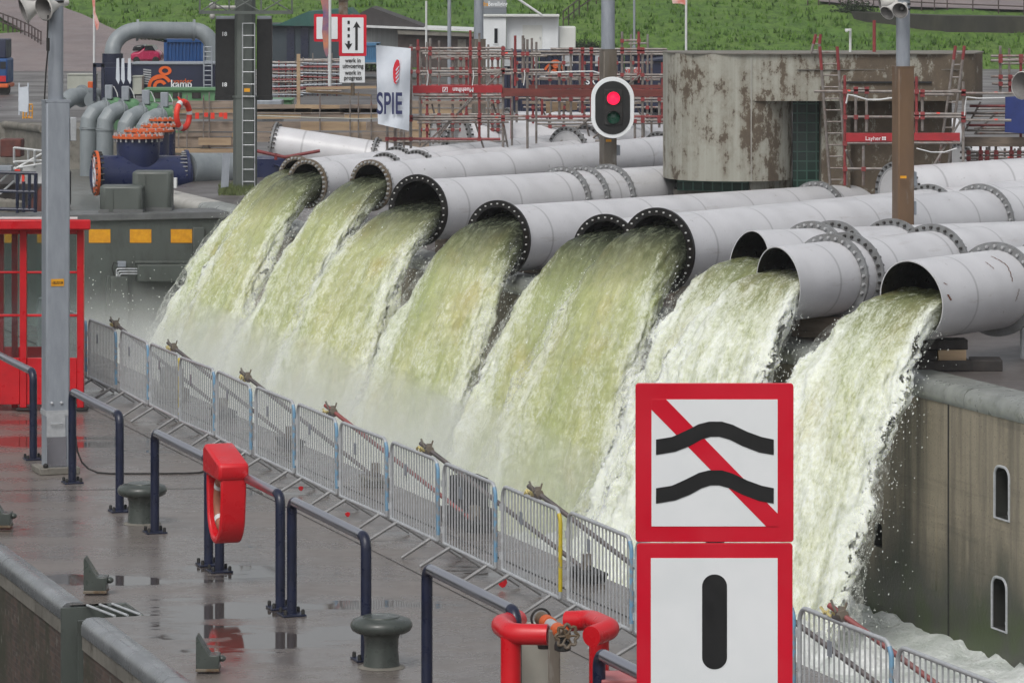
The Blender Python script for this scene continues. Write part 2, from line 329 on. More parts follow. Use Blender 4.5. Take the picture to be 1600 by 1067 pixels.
def mk_jet():
    t = NT('falling_water')
    def att(n_): q = t.n('Attribute'); q.attribute_name = n_; return q
    fl = att('flow')
    def mp(sc): q = t.n('Mapping'); q.inputs['Scale'].default_value = sc; t.l(fl.outputs['Vector'], q.inputs[0]); return q.outputs[0]
    v1, v2 = mp((1, 1, .28)), mp((1, 1, .45))
    a = t.noise(v1, 2.6, 9, .66, .5); b = t.noise(v2, 9, 9, .72, .8); c = t.noise(mp((1, 1, .4)), .9, 4, .5); d = t.noise(v2, 30, 6, .7, .3)
    s0 = lambda x, k: t.math('MULTIPLY', t.math('SUBTRACT', x, .5), k)
    f = t.math('ADD', att('foam').outputs['Fac'], t.math('ADD', s0(a, 1.1), t.math('ADD', s0(b, 1.3), s0(d, 1.3))))
    f = t.math('SUBTRACT', f, t.math('MULTIPLY', att('clear').outputs['Fac'], .55))
    foam = t.ramp(f, .08, .85)
    green = t.mix(t.ramp(c, .35, .65), lin(154, 163, 108), lin(173, 175, 126)); green = t.mix(t.math('MULTIPLY', t.ramp(t.noise(mp((1, 1, .5)), 1.5, 4, .5), .56, .75), .55), green, lin(170, 154, 90)); green = t.mix(t.ramp(b, .22, .48), lin(128, 138, 92), green)
    green = t.mix(att('clear').outputs['Fac'], green, t.mix(t.ramp(b, .48, .72), lin(40, 44, 36), lin(120, 126, 106)))
    col = t.mix(foam, green, lin(224, 228, 218))
    t.set(Base_Color=col, Roughness=t.ramp(foam, 0, 1, (.16,) * 3, (.5,) * 3), Specular_IOR_Level=t.math('SUBTRACT', .35, t.math('MULTIPLY', att('clear').outputs['Fac'], .3)), Subsurface_Weight=t.math('SUBTRACT', .5, t.math('MULTIPLY', att('clear').outputs['Fac'], .45)), Subsurface_Scale=.2)
    t.b.inputs['Subsurface Radius'].default_value = (1, 1, .6)
    t.bump(t.math('ADD', t.math('MULTIPLY', a, .6), t.math('ADD', t.math('MULTIPLY', b, .4), t.math('MULTIPLY', d, .15))), .5, .07)
    hole = t.math('GREATER_THAN', t.math('ADD', att('edge').outputs['Fac'], t.math('ADD', s0(b, 1.8), t.math('ADD', s0(d, 1.2), s0(a, .8)))), .72)
    t.set(Alpha=t.math('SUBTRACT', 1.0, hole)); return t.m
m_jet = mk_jet()
def mk_foam():
    t = NT('churned_foam'); p = t.map(); a = t.noise(p, .9, 8, .65, .8); b = t.noise(p, 7, 7, .7)
    col = t.mix(t.ramp(a, .36, .62), lin(186, 194, 188), lin(234, 237, 236)); col = t.mix(t.ramp(b, .3, .5), lin(196, 202, 195), col)
    t.set(Base_Color=col, Roughness=t.ramp(b, .3, .6, (.2,) * 3, (.6,) * 3)); t.bump(t.math('ADD', a, t.math('MULTIPLY', b, .5)), 1.0, .12); return t.m
m_foam = mk_foam()
def mk_veil():
    t = NT('spray_veil'); fl = t.n('Attribute'); fl.attribute_name = 'flow'; ev = t.n('Attribute'); ev.attribute_name = 'veil'
    mp = t.n('Mapping'); mp.inputs['Scale'].default_value = (1, 1, .4); t.l(fl.outputs['Vector'], mp.inputs[0])
    a = t.noise(mp.outputs[0], 2.4, 5, .6, .5); b = t.noise(mp.outputs[0], 22, 5, .75, .3)
    al = t.math('MULTIPLY', ev.outputs['Fac'], t.math('MULTIPLY', t.ramp(a, .36, .66), t.ramp(b, .44, .62)))
    t.set(Base_Color=lin(236, 239, 232), Roughness=.7, Specular_IOR_Level=.1, Alpha=al); return t.m
m_veil = mk_veil()
def mk_basin():
    t = NT('basin_water'); n = t.noise(t.map((1, .35, 1)), 2.2, 6, .6); t.set(Base_Color=lin(92, 98, 98), Roughness=.14); t.bump(n, .7, .12); return t.m
m_basin = mk_basin()
# ------------------------------------------------------------------ ground, dike, water
def hz(Y): return 0 if Y < 235 else min(7.6, .1378 * (Y - 235))
def HP(px, py):                                                   # point of the land behind the pipes seen at a pixel
    d = F * HC / (py - HZ)
    if d > 235:
        k = (py - HZ) / F; d = (HC + .1378 * 235) / (k + .1378)
    return at(px, py, d)
mb = MB(); rows = [50, 234.9] ; ys = [234.9 + i * 1.6 for i in range(36)] + [330, 900]
xs = [-110 + i * 2.5 for i in range(89)]
for j, Y in enumerate(ys):
    for x in xs:
        mb.v.append(V(x * (1 if Y < 400 else 9), Y, hz(Y) - .03 + (.22 * noise.fractal(V(x * .25, Y * .25, 1), 1, 2, 4) if Y > 236 else -.05)))
for j in range(len(ys) - 1):
    for i in range(len(xs) - 1):
        a = j * len(xs) + i; mb.f.append((a, a + 1, a + len(xs) + 1, a + len(xs)))
struct('dike', mb, m_grass)
# paved yard of the far bank (lock plateau) with the basin cut out on the left
C0 = L(108.6, 25.9); far = [L(-40, 25.9), C0, at(330, 0, 118), at(330, 0, 158), at(-900, 0, 158), at(-900, 0, 236), V(120, 236, 0), V(120, 20, 0)]
mb = MB(); mb.add([V(p.x, p.y, 0) for p in far], [tuple(range(len(far)))]); struct('yard', mb, m_yard)
mb = MB(); pl = [L(100.45, -12, -1.6), L(100.45, 26, -1.6), V(8, 175, -1.6), V(-90, 175, -1.6)]; mb.add(pl, [(0, 1, 2, 3)]); struct('basin_water', mb, m_basin)
# road climbing the dike on the left
mb = MB(); rw = [(112, -150, 340), (100, -150, 335), (88, -150, 320), (70, -150, 235), (58, 40, 190), (48, 24, 165), (40, 8, 150), (30, -6, 128), (22, -20, 106), (10, -45, 80), (0, -70, 55), (-12, -100, 20), (-30, -160, -40)]
for i, (py, xa, xb) in enumerate(rw):
    for x in (xa, xb): p = HP(x, py); p.z += .32 if p.y > 235.3 else .012; mb.v.append(p)
    if i: mb.f.append((2 * i - 2, 2 * i - 1, 2 * i + 1, 2 * i))
struct('road', mb, m_road)
mb = MB(); pts = [(1280, 6), (1360, 13), (1700, 22)]
for i, (x, y) in enumerate(pts):
    for yy in (y, y - 26): p = HP(x, yy); p.z += .15; mb.v.append(p)
    if i: mb.f.append((2 * i - 2, 2 * i - 1, 2 * i + 1, 2 * i))
struct('dike_path', mb, m_road)
# chamber water
mb = MB(); NS, ND = 420, 74
for i in range(NS + 1):
    s = 12 + 87 * i / NS
    for j in range(ND + 1):
        D = 13.9 + 11.5 * j / ND; p = L(s, D, 0)
        h = .07 * noise.fractal(p * .9, .9, 2.1, 5) + .06 * noise.noise(p * 2.3); h += .1 * max(0, 1 - abs(D - 25.2) / .6) * (1 + 1.4 * noise.fractal(p * 5, .7, 2, 3))
        mb.v.append(V(p.x, p.y, -3.95 + h))
for i in range(NS):
    for j in range(ND):
        a = i * (ND + 1) + j; mb.f.append((a, a + 1, a + ND + 2, a + ND + 1))
struct('lock_chamber_water', mb, m_foam)
# near quay, cut for the stop log slot
DN, DS, DE = 8.28, 8.85, 14.0
d1 = F * HC / (945 + 60); s1 = (d1 - DN * ST) / CT; d2 = F * HC / (966 + 60); s2 = (d2 - DN * ST) / CT       # far and near end of the slot
mb = MB()
def quad(s0, s1_, D0, D1, z=0): mb.add([L(s0, D0, z), L(s0, D1, z), L(s1_, D1, z), L(s1_, D0, z)], [(0, 1, 2, 3)])
quad(s1, 99.2, DN, DS); quad(-10, s2, DN, DS); quad(-10, 99.2, DS, DE)
struct('quay', mb, m_asph)
# joint across the quay
mb = MB(); a, b = G(-30, 767), G(560, 760.5); n = (b - a).normalized().cross(UZ) * .012
mb.add([a - n + UZ * .004, b - n + UZ * .004, b + n + UZ * .004, a + n + UZ * .004], [(0, 1, 2, 3)]); struct('quay_joint', mb, m_rubber)
# kerb line beside the barriers
mb = MB()
for D, w in ((13.35, .03), (12.2, .012)):
    mb.add([L(10, D, .004), L(10, D + w, .004), L(95, D + w, .004), L(95, D, .004)], [(0, 1, 2, 3)])
struct('quay_seams', mb, m_rubber)
# ------------------------------------------------------------------ quay walls
def near_wall(label, sa, sb, name='quay_wall'):
    t = T(name, label, 'wall', L(sa, DN, -6))
    mb = MB(); mb.prism([L(sa, DN - .06, -.30), L(sb, DN - .06, -.30), L(sb, DN + .5, -.30), L(sa, DN + .5, -.30)], (0, 0, -6)); part('brick_face', mb, m_brick, t)
    mb = MB(); mb.prism([L(sa, DN - .075, -.12), L(sb, DN - .075, -.12), L(sb, DN + .45, -.12), L(sa, DN + .45, -.12)], (0, 0, -.178)); part('concrete_band', mb, m_conc, t)
    n = max(1, int(abs(sb - sa) / 3.0))
    for i in range(n):
        q0 = sa + (sb - sa) * i / n; q1 = sa + (sb - sa) * (i + 1) / n - .012 * (1 if sb > sa else -1)
        mb = MB(); pr = [(-.085, -.15), (-.088, -.07), (-.07, -.02), (-.03, .012), (.03, .02), (.1, .016), (.15, .003), (.15, -.06), (-.02, -.15)]
        A = [L(q0, DN + x, z) for x, z in pr]; mb.prism(A, L(q1, 0) - L(q0, 0)); part('coping', mb, m_coping, t, smooth=50)
    return t
near_wall('brown brick quay wall with steel nosing, left of the stop log slot', s1 + .05, 70)
near_wall('brown brick quay wall with steel nosing, right of the stop log slot', s2 - .05, 14)
t = T('stop_log_slot', 'green steel lined slot recessed in the quay edge under diagonal bars', 'slot', L((s1 + s2) / 2, DN, -6))
mb = MB(); mb.prism([L(s1 - .004, DN - .1, -.02), L(s1 - .004, DS, -.02), L(s1 - .05, DS, -.02), L(s1 - .05, DN - .1, -.02)], (0, 0, -6)); part('side_plate', mb, m_gate, t)
mb = MB(); mb.prism([L(s2 + .004, DN - .1, -.02), L(s2 + .004, DS, -.02), L(s2 + .05, DS, -.02), L(s2 + .05, DN - .1, -.02)], (0, 0, -6)); part('side_plate', mb, m_gate, t)
mb = MB(); mb.prism([L(s1 - .05, DS - .04, -.02), L(s2 + .05, DS - .04, -.02), L(s2 + .05, DS, -.02), L(s1 - .05, DS, -.02)], (0, 0, -6)); part('back_plate', mb, m_gate, t)
for k in range(3):
    D = DN + .16 + k * .13; mb = MB(); mb.tube([L(s1 - .06, D, .0), L(s2 + .06, D + .12, .0)], .014, 8); part('bar', mb, m_galv, t)
for k in range(7):
    mb = MB(); z = -.45 - k * .5; mb.tube([L(s1 - .06, DN + .12, z), L(s2 + .06, DN + .12, z)], .022, 8); part('rung', mb, m_gate, t)
# ------------------------------------------------------------------ far wall of the chamber
DF = 25.3
m_copf = mat('weathered_coping', (146, 149, 145), (120, 124, 120), 2, .35, .1, dirt=(96, 98, 92), dirt_at=(.56, .74))
m_copl = mat('pale_coping', (176, 174, 168), (158, 156, 150), 2, .5)
m_nicheshade = mat('niche_shade', (50, 51, 47), (38, 39, 36), 2, .5)  # dark tone stands for the shade inside the wall niches
t = T('lock_wall', 'weathered concrete lock chamber wall with arched niches and steel nosing', 'wall', L(40, DF, -6))
mb = MB(); mb.prism([L(-20, DF, -.16), L(108.6, DF, -.16), L(108.6, DF + 2.2, -.16), L(-20, DF + 2.2, -.16)], (0, 0, -6.2)); wall = part('wall_face', mb, m_wall, t, smooth=0)
def wallpt(px, py):
    d = F * DF / (CT * (px + 1240)); return at(px, py, d)
cuts = MB(); niches = [(1566, 770, 27, 82), (1562, 943, 27, 82), (1372, 835, 12, 38), (1375, 697, 12, 38)]
nv = L(0, 1) - L(0, 0); uv = L(1, 0) - L(0, 0); fr = []
for px, py, w, h in niches:
    c = wallpt(px, py); m = F / c.y; hw = w / 2 / m / ST * .62 if w > 20 else w / 2 / m / ST * .8; hh = h / 2 / m
    rx, rz = hw * .7, min(.17, hh * .4); poly = [(-hw, -hh), (hw, -hh)] + [((hw - rx) + rx * math.cos(a), hh - rz + rz * math.sin(a)) for a in [math.pi * k / 12 for k in range(7)]] + [(-(hw - rx) + rx * math.cos(a), hh - rz + rz * math.sin(a)) for a in [math.pi * k / 12 for k in range(6, 13)]]
    P = [c + uv * x + UZ * z for x, z in poly]; cuts.prism([p - nv * .3 for p in P], nv * 1.7); fr.append((P, c, hw, hh, w))
cu = part('cutter', cuts, m_wall, None, smooth=0); bo = wall.modifiers.new('b', 'BOOLEAN'); bo.object = cu; bo.solver = 'EXACT'; bpy.context.view_layer.update()
cu.parent = None; wall_eval = wall.evaluated_get(bpy.context.evaluated_depsgraph_get()); nm = bpy.data.meshes.new_from_object(wall_eval); wall.modifiers.clear(); wall.data = nm; bpy.data.objects.remove(cu)
for P, c, hw, hh, w in fr:
    if w > 20:
        mb = MB(); mb.tube([p - nv * .005 for p in P], .022, 6, closed=True); part('niche_frame', mb, m_galv, t)
    lb_ = MB(); m_ = len(P); Pi = [p + nv * .004 for p in P]; ins = [c + (p - c) * .985 for p in Pi]; lb_.add(ins + [p + nv * 1.25 for p in ins], [(i, (i + 1) % m_, m_ + (i + 1) % m_, m_ + i) for i in range(m_)] + [tuple(range(m_, 2 * m_))]); part('niche_shade_lining', lb_, m_nicheshade, t)  # added dark lining, puts the shade of the recess into its colour
    mb = MB(); q = c + nv * .2 - UZ * (hh * .55); mb.tube([q - UZ * hh * .42, q + UZ * hh * .3], .045, 10); mb.tube([q - UZ * hh * .05 - uv * .12, q - UZ * hh * .05 + uv * .12], .035, 8); part('mooring_pin', mb, m_rustflange, t)
    mb = MB(); q = c - UZ * hh * .93 + nv * .2; mb.prism([q - uv * hw * .95, q + uv * hw * .95, q + uv * hw * .95 + nv * .2, q - uv * hw * .95 + nv * .2], (0, 0, .05)); part('niche_sill', mb, m_galv, t)
n = 40
for i in range(n):
    q0 = -20 + 128.6 * i / n; q1 = -20 + 128.6 * (i + 1) / n - .02; mb = MB()
    pr = [(-.03, -.26), (-.05, -.15), (-.03, -.06), (.03, .0), (.12, .03), (.4, .035), (.65, .03), (.65, -.3), (.02, -.3)]
    mb.prism([L(q0, DF + x, z) for x, z in pr], L(q1, 0) - L(q0, 0)); part('coping', mb, m_copl if q0 > 99 else m_copf, t, smooth=50)
for px in (1483, 1190, 330):
    s = sx(px, DF); mb = MB(); mb.prism([L(s, DF - .004, -.28), L(s + .05, DF - .004, -.28), L(s + .05, DF + .01, -.28), L(s, DF + .01, -.28)], (0, 0, -5.5)); part('wall_joint', mb, m_rubber, t)
mb = MB(); s = sx(1463, DF); mb.prism([L(s, DF - .012, -1.9), L(s + .5, DF - .012, -1.9), L(s + .5, DF + .01, -1.9), L(s, DF + .01, -1.9)], (0, 0, -1.3)); part('patch_plate', mb, m_wall, t)
# ------------------------------------------------------------------ lock gate
SG = 99.0
def gp(px, py, off=0.0):
    k = (px - 800) / F; S = SG - off; D = S * (k * CT + ST) / (CT - k * ST); p = L(S, D); p.z = HC - (py - HZ) * p.y / F; return p
def gpx(mb, poly, off, th): return mb.prism([gp(x, y, off) for x, y in poly], uv * th)
def gr(x0, y0, x1, y1): return [(x0, y0), (x1, y0), (x1, y1), (x0, y1)]
t = T('lock_gate', 'grey green steel lock gate with yellow panels across the chamber', 'lock gate', L(SG, 20, -6))
mb = MB(); mb.prism([L(SG, 13, -.2), L(SG, 25.28, -.2), L(SG + 1.4, 25.28, -.2), L(SG + 1.4, 13, -.2)], (0, 0, -6)); part('gate_leaf', mb, m_gate, t)
mb = MB(); mb.prism([L(SG - .1, 13, -.02), L(SG - .1, 25.28, -.02), L(SG + 1.5, 25.28, -.02), L(SG + 1.5, 13, -.02)], (0, 0, -.178)); part('top_rail', mb, m_gatetop, t, bevel=.02)
for x in (9, 75, 156, 220, 284): mb = MB(); gpx(mb, gr(x - 17, 358.5, x + 16.5, 379.5), .012, .02); part('yellow_panel', mb, m_yel, t)
mb = MB(); gpx(mb, gr(302, 356, 320, 398), .15, .16); part('side_block', mb, m_gate, t, bevel=.02)
mb = MB(); mb.prism([gp(216, 414, .34), gp(312, 414, .34), gp(312, 440, .34), gp(216, 440, .34)], uv * .35); gpx(mb, gr(211, 408, 316, 412.5), .06, .07); part('duct_box', mb, m_gate, t, bevel=.02)
mb = MB(); gpx(mb, gr(174, 432.5, 200, 530), .3, .31); part('cabinet', mb, m_gate, t, bevel=.02)
mb = MB(); gpx(mb, gr(167, 431, 173, 530), .14, .15); part('cabinet_flank', mb, m_gate, t, bevel=.01)
mb = MB(); gpx(mb, gr(184.5, 408.5, 197, 417.5), .12, .13); part('junction_box', mb, m_galv2, t, bevel=.01)
for k in range(3):
    mb = MB(); y = 420 + k * 4; x = 182 + k * 2.6; mb.tube([gp(x, 432, .2), gp(x, y + 1.5, .2), gp(x + 2, y, .2), gp(216, y, .2)], .018, 8); part('conduit', mb, m_galv, t)
mb = MB(); mb.tube([gp(184, 412, .1), gp(178, 410, .1), gp(175, 418, .1), gp(178, 430, .1)], .014, 6); part('cable', mb, m_rubber, t)
for px0, px1, y0, lab in ((155, 222, 291, 'lower rounded grey green drive cover on the lock gate, the nearer one'), (206, 267, 268.5, 'taller rounded grey green drive cover on the lock gate, behind the nearer one')):
    d = gp(px0, 338).y + (1.0 if y0 < 280 else .55)
    a, b = at(px0, 338, d), at(px1, 338, d); top = at(px0, y0, d).z; w = (b.x - a.x)
    pl = [V(a.x, d + .1, 0), V(a.x + .1, d, 0), V(b.x - .05, d, 0), V(b.x, d + .06, 0), V(b.x, d + .9, 0), V(a.x, d + .9, 0)]
    t2 = T('gate_drive_cover', lab, 'machine cover', V((a.x + b.x) / 2, d, -.02), group='drive covers on the lock gate')
    mb = MB(); mb.prism([V(p.x, p.y, -.019) for p in pl], (0, 0, top + .019)); part('cover', mb, m_gate, t2, bevel=.06)
    mb = MB(); mb.prism([V(a.x + .25, d - .03, 0), V(a.x + .36, d - .03, 0), V(a.x + .36, d + .02, 0), V(a.x + .25, d + .02, 0)], (0, 0, top - .08)); part('seam_strip', mb, m_gate, t2)
    mb = MB(); mb.prism([V(a.x - .02, d - .02, -.018), V(b.x + .02, d - .02, -.018), V(b.x + .02, d + .92, -.018), V(a.x - .02, d + .92, -.018)], (0, 0, .08)); part('base_skirt', mb, m_gatetop, t2)
mb = MB(); mb.pxr(250.5, 278.5, 276, 294.5, 108.5, .25); mb.pxr(255, 294, 258, 310, 108.6, .1); mb.pxr(268, 294, 271, 310, 108.6, .1); one('switch_box', mb, m_whitep, 'small white switch box beside the blue valve', 'switch box', bevel=.01)
# ------------------------------------------------------------------ discharge pipes and their water
PA = R(35); WD = V(math.sin(PA), math.cos(PA), 0)
bolt_me = {}
def bolt_mesh(mt):
    if mt.name not in bolt_me:
        mb = MB(); mb.lathe([(1e-3, .05), (.024, .05), (.028, .042), (.028, 0), (.02, -.0), (.02, -.12), (.03, -.12), (.03, -.16), (1e-3, -.16)], None, 6)
        o = part('bolt', mb, mt, None, smooth=0); bolt_me[mt.name] = o.data; bpy.data.objects.remove(o)
    return bolt_me[mt.name]
class Pipe: pass
def pipe(label, px, py, d, r, rf, px2, py2, flanges, kind, length, cut=(0, 0), group='water discharge pipes', cat='pipe', name='discharge_pipe', az=None, nb=30, mt=None, cover=0.0):
    W = WD if az is None else V(math.sin(az), math.cos(az), 0)
    M0 = at(px, py, d)
    def tpx(x):
        k = (x - 800) / F; return (k * M0.y - M0.x) / (W.x - k * W.y)
    t2 = tpx(px2); z2 = HC - (py2 - HZ) * (M0.y + W.y * t2) / F
    Z = V(W.x, W.y, (z2 - M0.z) / t2).normalized(); X = Z.cross(UZ).normalized(); Y = Z.cross(X).normalized()   # X to the right, Y up
    if Y.z < 0: Y = -Y
    X = Y.cross(Z).normalized()
    M = Matrix.Translation(M0) @ Matrix((X, Y, Z)).transposed().to_4x4()
    o = T(name, label, cat, (0, 0, 0), group=group); o.matrix_world = M; MWD[o.name] = M
    n = 56; mb = MB()
    ca, cb = math.tan(R(cut[0])), math.tan(R(cut[1]))
    hs_ = [0, length]; ri = r - .02
    vs = []
    for rr in (r, ri):
        for h in hs_:
            for k in range(n):
                a = 2 * math.pi * k / n; x, y = rr * math.cos(a), rr * math.sin(a); vs.append(V(x, y, h if h else (ca * x + cb * y)))
    fs = []
    for k in range(n):
        q = (k + 1) % n; fs += [(k, q, n + q, n + k), (2 * n + k, k, q, 2 * n + q)[::-1]]
    mb.add(vs[:2 * n] + vs[2 * n:3 * n], fs); part('pipe_body', mb, mt or m_pipeb, o, W=False, fix=True)
    mb = MB(); fs = [(k, n + k, n + (k + 1) % n, (k + 1) % n) for k in range(n)]; l2 = [v.copy() for v in vs[2 * n:3 * n]] + [V(v.x, v.y, min(length, 9)) for v in vs[2 * n:3 * n]]
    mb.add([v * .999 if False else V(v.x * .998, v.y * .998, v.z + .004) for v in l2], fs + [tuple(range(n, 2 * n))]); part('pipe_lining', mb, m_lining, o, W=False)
    def flange(h, mt, bm_, first=False, bs=1.0):
        hh = .06; mb = MB(); mb.lathe([(ri + .001 if first else r - .005, h), (rf, h), (rf, h + hh), (r - .005 if not first else ri + .001, h + hh)], None, n, closed=True)
        fl = part('flange', mb, mt, o, W=False, smooth=30)
        for k in range(nb):
            a = 2 * math.pi * (k + .5) / nb
            if math.sin(a) < -.35 and not first: continue
            if cover and math.sin(a) < -cover: continue
            bo = bpy.data.objects.new('bolt', bolt_mesh(bm_)); COL.objects.link(bo); bo.parent = fl
            rr = (r + rf) / 2 if not first else (ri + rf) / 2
            bo.matrix_local = Matrix.Translation((rr * math.cos(a), rr * math.sin(a), h)) @ Matrix.Rotation(math.pi, 4, 'X') @ Matrix.Diagonal((bs, bs, bs, 1))
        return fl
    if kind == 'black': flange(-.02, m_pipe_dk, m_holelight, True, .6)  # pale heads stand in for light seen through the rim's bolt holes
    elif kind == 'rust': flange(-.02, m_rustflange, m_bolt, True)
    elif kind == 'cap':
        flange(0, m_flange, m_bolt_dk); mb = MB(); mb.lathe([(1e-3, .01), (r, .01), (r, .05), (1e-3, .05)], None, n); part('end_cap', mb, m_pipe, o, W=False)
    for f in flanges:
        dk = f < 0; f = abs(f); flange(tpx(f), m_flange, m_bolt_dk if dk else m_bolt)
    q = Pipe(); q.M0, q.W, q.Z, q.r, q.o, q.M = M0, W, Z, ri, o, M; return q
m_holelight = mat('bolt_hole_light', (206, 206, 204), (190, 190, 188), 20, .5)  # painted as the light that shows through open bolt holes
def dw(px): return F * DF / (CT * (px + 1240))
P = []
P.append(pipe('leftmost discharge pipe with rusty flanged mouth, half hidden behind its right neighbour', 464, 281, dw(466) + .6, .5, .59, 590, 268, [-620], 'rust', 11))
P.append(pipe('discharge pipe with rusty flanged mouth, second from the left end of the row', 480, 287, dw(480) - .2, .5, .60, 601, 276, [-601, -651], 'rust', 12))
P.append(pipe('discharge pipe with rusty flanged mouth, just left of the first black rimmed mouth', 579, 290, dw(579) - .3, .5, .59, 1040, 243, [], 'rust', 16))
P.append(pipe('discharge pipe with black rimmed mouth, leftmost of the black rimmed ones, under the white banner', 653, 329, dw(652) - .5, .67, .79, 1052, 302, [878, 908, 948], 'black', 16))
P.append(pipe('discharge pipe with wide black rimmed mouth standing alone at mid row', 778, 374, dw(778) - .6, .68, .80, 1395, 328, [1275], 'black', 26))
P.append(pipe('discharge pipe whose black rimmed mouth is overlapped by the mouth on its right', 947, 398, dw(947) - .5, .66, .77, 1455, 343, [-1450], 'black', 24))
P.append(pipe('discharge pipe with black rimmed mouth overlapping the one on its left', 1027, 393, dw(1027) - .5, .68, .80, 1500, 350, [1530], 'black', 22))
P.append(pipe('bare ended discharge pipe without rim, leftmost and farthest of the three bare ends', 1170, 417, dw(1170) + .1, .63, .76, 1440, 404, [1268, -1300, -1392], 'bare', 18, cut=(30, 10)))
P.append(pipe('bare ended discharge pipe, middle one of the three bare ends', 1216, 444, dw(1216) - .2, .64, .77, 1512, 410, [1295, -1320, -1455], 'bare', 18, cut=(28, -6)))
P.append(pipe('bare ended discharge pipe with rust scratches resting on timber blocks at the right', 1424, 470, dw(1424) + .25, .64, .77, 1570, 450, [1555, 1640], 'bare', 14, cut=(12, -8)))
# rust scratches on the right hand pipe
q = P[9]; mb = MB()
for (a0, h0, a1, h1, w) in ((1.15, 2.15, .75, 2.3, .016), (.75, 2.3, .3, 2.22, .014), (.95, 1.75, .7, 1.82, .012), (.2, .03, .05, .12, .03), (.5, .02, .44, .1, .02), (.1, 2.4, -.2, 2.3, .01)):
    for k in range(8):
        f0, f1 = k / 8, (k + 1) / 8; jit = .012 * math.sin(k * 2.3)
        vs = []
        for f, s_ in ((f0, -1), (f0, 1), (f1, 1), (f1, -1)):
            aa = a0 + (a1 - a0) * f; vs.append(V(-.6425 * math.cos(aa), .6425 * math.sin(aa), h0 + (h1 - h0) * f + s_ * w + jit))
        mb.add(vs, [(0, 1, 2, 3)])
part('rust_scratch', mb, mat('rust', (112, 62, 34), (84, 46, 26), 9, .8), q.o, W=False, smooth=0, fix=False)
VD = 1.9
